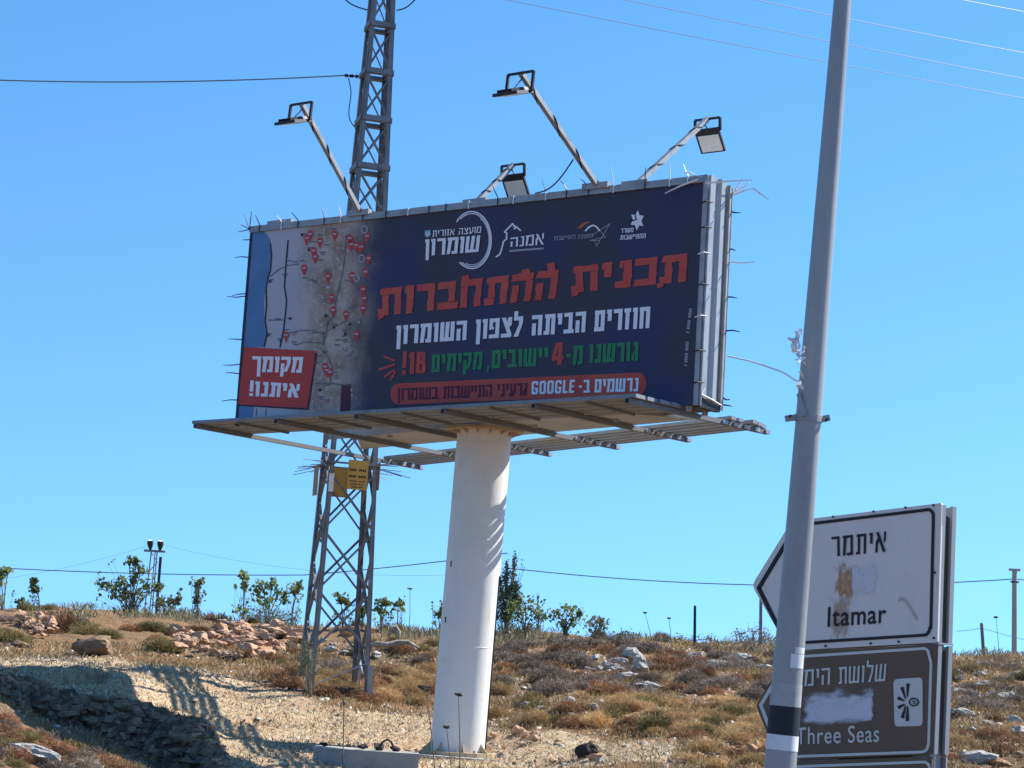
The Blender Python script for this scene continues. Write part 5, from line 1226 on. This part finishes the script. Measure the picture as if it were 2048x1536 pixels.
PL = [
    ('sapling', 4, 1232, 60, [(2, 1150, 14, 12), (16, 1142, 12, 6), (-6, 1165, 10, 14)], 'leafy sapling cut off by the left edge of the picture'),
    ('sapling', 80, 1225, 60, [(69, 1165, 7, 10), (72, 1180, 7, 8)], 'thin sapling with a small leaf tuft, first from the left edge'),
    ('sapling', 45, 1222, 61, [(45, 1205, 10, 12)], 'small bushy sapling left of the rust brown dome'),
    ('fig_tree', 262, 1236, 60, [(205, 1170, 16, 12), (228, 1172, 18, 12), (250, 1168, 20, 18), (270, 1148, 14, 20), (258, 1122, 8, 10), (272, 1124, 7, 8), (282, 1140, 12, 12), (250, 1190, 26, 14), (290, 1172, 16, 16), (315, 1172, 10, 10), (228, 1192, 16, 10), (275, 1195, 22, 12)], 'broad bushy young tree beside the floodlight mast'),
    ('sapling', 345, 1238, 61, [(325, 1205, 12, 12), (345, 1205, 12, 14), (358, 1196, 6, 14)], 'low grey green bush just right of the floodlight mast'),
    ('sapling', 394, 1235, 60, [(400, 1164, 9, 7), (394, 1178, 7, 12), (395, 1200, 5, 10)], 'slender sapling with one leaf tuft, right of the low grey bush'),
    ('sapling', 486, 1240, 60, [(488, 1150, 9, 9), (490, 1168, 7, 12), (480, 1222, 16, 10)], 'tall thin sapling at the left of the wide sapling clump'),
    ('sapling', 535, 1243, 61, [(512, 1180, 10, 18), (525, 1172, 12, 14), (545, 1166, 8, 16), (556, 1188, 12, 16), (530, 1205, 24, 14), (570, 1195, 6, 14)], 'wide clump of leafy saplings left of the pylon'),
    ('sapling', 582, 1244, 59, [(596, 1172, 10, 8), (590, 1184, 9, 8)], 'sapling with a leaf tuft touching the left leg of the pylon'),
    ('sapling', 686, 1250, 60, [(680, 1196, 10, 10), (692, 1204, 10, 6)], 'small leafy sapling seen through the legs of the pylon'),
    ('sapling', 724, 1250, 60, [(726, 1222, 9, 12)], 'short sapling between the right legs of the pylon'),
    ('sapling', 762, 1256, 60, [(764, 1202, 12, 8), (758, 1218, 12, 12), (774, 1206, 8, 6)], 'bushy sapling just right of the pylon'),
    ('sapling', 795, 1258, 60, [(796, 1206, 10, 7)], 'sapling with a round leaf tuft left of the tall dry stalk'),
    ('sapling', 880, 1262, 60, [(876, 1228, 10, 10), (886, 1216, 7, 10)], 'sapling half hidden behind the left side of the column'),
    ('bush', 1050, 1270, 60, [(1030, 1215, 22, 18), (1052, 1208, 20, 16), (1045, 1232, 24, 16), (1070, 1222, 18, 14), (1090, 1232, 16, 12)], 'dense green bush right of the column under the conifer'),
    ('bush', 1128, 1275, 60, [(1118, 1228, 14, 10), (1136, 1216, 14, 10), (1142, 1232, 12, 10), (1150, 1244, 12, 10), (1160, 1226, 5, 8), (1128, 1250, 14, 14)], 'green bush with a raised tip, second right of the column'),
    ('bush', 1195, 1282, 60, [(1184, 1248, 16, 12), (1205, 1252, 16, 12), (1200, 1240, 10, 8)], 'grey green bush at the right end of the bushes by the column'),
]
for nm, u, vb, y, bl, lb in PL: plant(nm, u, vb, y, bl, lb, 'bush' if nm == 'bush' else ('tree' if nm == 'fig_tree' else 'sapling'), 'sage' if 'grey' in lb else 'leaf', .14 if nm != 'bush' else .12, 1.25)
plant('conifer', 1012, 1268, 61, [(1029, 1122, 5, 18), (1027, 1150, 7, 20), (1014, 1132, 4, 14), (1010, 1155, 10, 18), (1022, 1180, 14, 18), (1005, 1190, 14, 22), (1015, 1215, 20, 20), (1032, 1175, 8, 16), (1036, 1200, 12, 16), (1000, 1165, 8, 16), (1024, 1205, 16, 18), (1012, 1230, 20, 18)], 'tall dark feathery conifer rising beside the column', 'tree', 'needle', .06, 2.6, .05)
plant('conifer', 1076, 1266, 62, [(1076, 1196, 3, 12), (1076, 1214, 5, 12), (1077, 1235, 8, 12)], 'small dark conifer spire behind the dense green bush', 'tree', 'needle', .055, 1.2, .03)
plant('bush', 1262, 1288, 60, [(1245, 1268, 14, 9), (1262, 1272, 10, 8)], 'low olive bush at the crest right of the green bushes', 'bush', 'sage', .08)
plant('bush', 1360, 1292, 60, [(1362, 1275, 14, 8), (1420, 1278, 10, 8)], 'low sparse bush at the foot of the black fence post', 'bush', 'sage', .07)
plant('bush', 1500, 1300, 58, [(1480, 1268, 18, 10), (1510, 1265, 18, 14), (1530, 1270, 14, 14), (1495, 1285, 24, 12)], 'grey thorny bush on the crest left of the lamp post', 'bush', 'shrub_grey', .05, 1.0, .02)
plant('bush', 530, 1252, 58, [(520, 1225, 24, 14), (555, 1230, 22, 14), (590, 1238, 14, 14), (540, 1242, 26, 10)], 'pale grey twiggy bush in front of the sapling clump', 'bush', 'sage', .045, .7, .02)
plant('bush', 622, 1350, 44.2, [(612, 1300, 12, 26), (622, 1325, 14, 24), (604, 1335, 14, 20), (630, 1345, 10, 14)], 'feathery grey green broom growing round the left leg of the pylon', 'bush', 'sage', .035, .9, .015)
# dry umbels and tall stalks
def umbel(u, vt, vb, y, label, head=.10, name='dry_umbel', lean=0, buds=12):
    b_ = aty(u+lean, vb, y); b_[2] = min(b_[2], gz(b_[0], b_[1])+.0); t = aty(u, vt, y); root = empty(name, b_, label, 'plant')
    MB().tube([b_, b_+(t-b_)*.5+np.array([.02, 0, 0]), t], [.012, .009, .006], 5).build('stem', 'stem', root)
    mb = MB(); r_ = random.Random(int(u))
    for k in range(buds*3):
        a = r_.uniform(0, 6.28); q = math.sqrt(r_.random())*head; e = t+np.array([math.cos(a)*q, math.sin(a)*q, r_.uniform(-.015, .02)+head*.12])
        mb.tube([t-Z*head*.4, e], .0035, 3, False); mb.add([e+np.array([.016, 0, 0]), e+np.array([0, .016, 0]), e-np.array([.016, 0, 0]), e-np.array([0, .016, 0]), e+Z*.014, e-Z*.014], [(0, 1, 4), (1, 2, 4), (2, 3, 4), (3, 0, 4), (1, 0, 5), (2, 1, 5), (3, 2, 5), (0, 3, 5)])
    mb.build('flower_head', 'umbel', root); return root
umbel(688, 1380, 1492, 33, 'dark flat topped dry umbel standing alone before the straw track', .17)
umbel(852, 1376, 1492, 33, 'dark dry umbel just left of the column', .15, lean=30)
umbel(917, 1390, 1536, 33, 'grey dry umbel on a bent stalk in front of the column', .06, lean=6)
umbel(893, 1455, 1540, 33, 'leafless forked stalk in front of the column base', .05, lean=18)
umbel(1290, 1226, 1284, 56, 'tiny dark umbel on a thin stalk above the crest, left of its pair', .05, lean=18)
umbel(1338, 1237, 1288, 56, 'tiny dark umbel on a thin stalk above the crest, nearer the black post', .05, lean=6)
umbel(1992, 1235, 1318, 56, 'dark umbel on a thin stalk between the wooden post and the tall pole', .06, lean=8)
umbel(820, 1178, 1258, 60, 'tall pale dry stalk between the round tufted sapling and the column', .07, lean=-2)
umbel(865, 1205, 1262, 60, 'thin dry stalk close to the left side of the column', .03)

# block at the foot of the column, foundation edge, small litter
def slab(pts, y0, y1, zt_, zb_, m, name, label, cat):
    P = [(aty(u, v, y)[0], y) for (u, v), y in pts]
    org = np.array([P[0][0], P[0][1], zb_]); mb = MB()
    mb.box8([np.array([x, y, zb_]) for x, y in P], [np.array([x, y, zt_]) for x, y in P]); return tag(mb.build(name, m, None, org=org), label, cat)
tz = aty(735, 1501, 36.2)[2]
slab([((627, 1500), 36.3), ((838, 1506), 36.0), ((836, 1506), 37.0), ((630, 1500), 37.3)], 0, 0, tz, tz-1.2, 'concrete', 'concrete_block', 'weathered grey concrete block on the ground left of the column base', 'concrete block')
fz = gz(base[0], base[1])
o = MB().box8([np.array([base[0]-.85, base[1]-1.0, base[2]-1.0]), np.array([base[0]+1.5, base[1]-1.25, base[2]-1.0]), np.array([base[0]+1.5, base[1]+.8, base[2]-1.0]), np.array([base[0]-.85, base[1]+.9, base[2]-1.0])],
              [np.array([base[0]-.85, base[1]-1.0, base[2]-.004]), np.array([base[0]+1.5, base[1]-1.25, base[2]-.03]), np.array([base[0]+1.5, base[1]+.8, base[2]-.03]), np.array([base[0]-.85, base[1]+.9, base[2]-.03])]).build('foundation', 'concrete', bb)
for k, (u, v, s_) in enumerate(((648, 1496, .2), (725, 1499, .22), (760, 1500, .25), (790, 1501, .2), (815, 1502, .16), (835, 1503, .2))):
    p = aty(u, v, 36.6); p[2] = tz
    add_rock(p, 'blackstone' if k < 4 else 'redstone', s_*1.3, s_, s_, 'dark lump of debris lying on the concrete block' if k < 4 else 'reddish lump of debris on the right end of the concrete block', 'dark debris on the concrete block' if k < 4 else 'reddish debris on the block', name='debris', sink=0)
P = [aty(u, v, 36.5) for u, v in ((758, 1500), (764, 1485), (774, 1479), (783, 1484), (788, 1500))]
mid = P[0]; o = MB().tube([p-mid for p in P], .022, 6).build('cable_loop', 'cable', None); o.location = tuple(mid); ORG[o.name] = mid; tag(o, 'loop of black cable standing up from the concrete block', 'cable')
for k, (u, v) in enumerate(((1938, 1462), (1935, 1472), (1931, 1481), (1928, 1489))):
    p = hit(u, v, 60); add_rock(p, 'limestone', .13, .10, .12, 'small white marker stone in a short row right of the road sign', 'white marker stones in a row', name='marker_stone', sink=0)

# ------------------------------------------------------------------ ground cover nobody could count: straw, dry grass, gravel
def sample_view(n, vmin, vmax, umin=-60, umax=2110, ymax=62, seed=1, keep=None):
    r_ = np.random.default_rng(seed); y = np.sqrt(r_.uniform(27**2, ymax**2, n)); u = r_.uniform(umin, umax, n); x = (u-1024)/FPX*y; z = gz(x, y)
    P = np.stack([x, y, z], 1); uv = pix(P); k = (uv[:, 1] > vmin) & (uv[:, 1] < vmax)
    return P[k], uv[k]
def blades(P, h, w, lean, cols, name, label, seed, flatfrac=.0):
    r_ = np.random.default_rng(seed); n = len(P)
    az = r_.uniform(0, 2*np.pi, n); ln = np.abs(r_.normal(0, lean, n)); flat = r_.random(n) < flatfrac; ln[flat] = r_.uniform(1.25, 1.5, flat.sum())
    H = h*r_.uniform(.4, 1.25, n); dirv = np.stack([np.sin(ln)*np.cos(az), np.sin(ln)*np.sin(az), np.cos(ln)], 1)
    sd_ = np.stack([-np.sin(az), np.cos(az), np.zeros(n)], 1); sd_ = np.where(flat[:, None], sd_, np.stack([np.cos(az*3), np.sin(az*3), np.zeros(n)], 1))
    W2 = w*r_.uniform(.5, 1.4, n)[:, None]; P = P+np.array([0, 0, .01])
    tipv = P+dirv*H[:, None]; midv = P+dirv*H[:, None]*.55-np.array([0, 0, 1])*0
    V_ = np.stack([P-sd_*W2, P+sd_*W2, midv+sd_*W2*.8, tipv+np.stack([np.cos(az), np.sin(az), -np.ones(n)*.3], 1)*H[:, None]*.2], 1).reshape(-1, 3)
    c = cols[r_.integers(0, len(cols), n)]*r_.uniform(.7, 1.25, n)[:, None]; c = np.repeat(c, 4, 0)
    o = fastmesh(name, V_, np.arange(len(V_)).reshape(-1, 4), 'grass', {'tone': c}); return tag(o, label, None, None, 'stuff')
P, uv = sample_view(190000, 1290, 1560, seed=3)
ip = inpoly(P[:, 0], P[:, 1], PATH)
straw_c = np.array([(.62, .52, .34), (.54, .43, .26), (.70, .62, .45), (.34, .25, .14), (.30, .20, .12), (.24, .17, .10)])
blades(P[ip][:60000], .10, .009, .7, straw_c, 'straw', 'pale straw littering the track', 5, .6)
Pt = P[ip][60000:]; ct = np.sin(Pt[:, 0]*2.7+np.sin(Pt[:, 1]*2.1)*2)+np.sin(Pt[:, 1]*3.1+Pt[:, 0]*1.3)
blades(Pt[ct > .9][:9000], .13, .007, .5, np.array([(.40, .32, .16), (.30, .25, .12), (.22, .21, .10), (.46, .36, .2)]), 'track_grass', 'sparse low tufts growing on the track', 9)
P2 = P[~ip]; uv2 = uv[~ip]
clump = np.sin(P2[:, 0]*2.1+np.sin(P2[:, 1]*1.3)*2)+np.sin(P2[:, 1]*1.7+P2[:, 0]*.6)+np.random.default_rng(2).normal(0, .7, len(P2))
k1 = clump > -.3
dry_c = np.array([(.36, .23, .09), (.42, .30, .14), (.30, .17, .075), (.26, .17, .10), (.20, .15, .075), (.48, .38, .22)])
blades(P2[k1][:56000], .145, .006, .6, dry_c, 'dry_grass', 'tufts of tan dry grass over the slope', 6)
Pc, uvc = sample_view(60000, 1180, 1330, ymax=63, seed=8); kc = Pc[:, 1] > 57.0
Pc = Pc[kc]; cl_ = np.sin(Pc[:, 0]*1.9)+np.sin(Pc[:, 0]*4.3+Pc[:, 1])+np.sin(Pc[:, 0]*.7+2); Pc = Pc[cl_+np.random.default_rng(4).normal(0, .8, len(Pc)) > .6]
blades(Pc[:9500], .27, .0034, .38, np.array([(.30, .26, .15), (.36, .30, .17), (.24, .22, .12), (.20, .21, .10), (.42, .36, .24)]), 'crest_grass', 'fringe of dry stalks along the crest', 7)
# rubble: clods and broken stone on the face and brink of the bank and in the stony patches
def chips(P, smin, smax, pw_, seed, cols):
    r_ = np.random.default_rng(seed); n = len(P); sz = smin+(smax-smin)*r_.random(n)**pw_
    cube = np.array([(-1, -1, -.5), (1, -1, -.5), (1, 1, -.5), (-1, 1, -.5), (-.7, -.6, .6), (.6, -.7, .5), (.7, .6, .6), (-.6, .7, .45)])
    V_ = cube[None]*sz[:, None, None]*r_.uniform(.55, 1.45, (n, 8, 3)); an = r_.uniform(0, 6.28, n); ca, sa = np.cos(an)[:, None], np.sin(an)[:, None]
    V_ = np.stack([V_[..., 0]*ca-V_[..., 1]*sa, V_[..., 0]*sa+V_[..., 1]*ca, V_[..., 2]], -1)+P[:, None]
    FQ = np.array([(0, 1, 5, 4), (1, 2, 6, 5), (2, 3, 7, 6), (3, 0, 4, 7), (4, 5, 6, 7)])
    return V_.reshape(-1, 3), (np.arange(n)[:, None, None]*8+FQ[None]).reshape(-1, 4), np.repeat(cols[r_.integers(0, len(cols), n)]*r_.uniform(.75, 1.2, n)[:, None], 8, 0)
Pr, _ = sample_view(400000, 1330, 1560, umin=-60, umax=560, ymax=41, seed=31); rd, _ = lipdist(Pr[:, 0], Pr[:, 1]); Pr = Pr[(rd < .25) & (rd > -1.5)]
V_, FC, ct_ = chips(Pr[:5200], .012, .11, 2.6, 32, np.array([(.17, .11, .08), (.21, .14, .095), (.12, .09, .07), (.26, .18, .125), (.30, .18, .11)]))
tag(fastmesh('rubble', V_, FC, 'gravel', {'tone': ct_}), 'crumbled earth and broken stone on the shaded bank', None, None, 'stuff')
# gravel: small angular chips
P, uv = sample_view(60000, 1285, 1560, seed=12); gd, _ = lipdist(P[:, 0], P[:, 1]); P = P[(gd > .1) | (gd < -2.2)]; r_ = np.random.default_rng(13); n = min(16000, len(P)); P = P[r_.permutation(len(P))[:n]]
sz = .012+.045*r_.random(n)**3; cube = np.array([(-1, -1, -.4), (1, -1, -.4), (1, 1, -.4), (-1, 1, -.4), (-.7, -.6, .6), (.6, -.7, .5), (.7, .6, .6), (-.6, .7, .45)])
V_ = cube[None]*sz[:, None, None]*r_.uniform(.6, 1.4, (n, 8, 3)); an = r_.uniform(0, 6.28, n); ca, sa = np.cos(an)[:, None], np.sin(an)[:, None]
V_ = np.stack([V_[..., 0]*ca-V_[..., 1]*sa, V_[..., 0]*sa+V_[..., 1]*ca, V_[..., 2]], -1)+P[:, None]
FQ = np.array([(0, 1, 5, 4), (1, 2, 6, 5), (2, 3, 7, 6), (3, 0, 4, 7), (4, 5, 6, 7)]); FC = (np.arange(n)[:, None, None]*8+FQ[None]).reshape(-1, 4)
gc = np.array([(.46, .42, .36), (.40, .28, .19), (.34, .22, .14), (.52, .47, .40), (.25, .20, .16)])[r_.integers(0, 5, n)]*r_.uniform(.75, 1.2, n)[:, None]
tag(fastmesh('gravel', V_.reshape(-1, 3), FC, 'gravel', {'tone': np.repeat(gc, 8, 0)}), 'small pale and reddish chips of stone scattered over the ground', None, None, 'stuff')
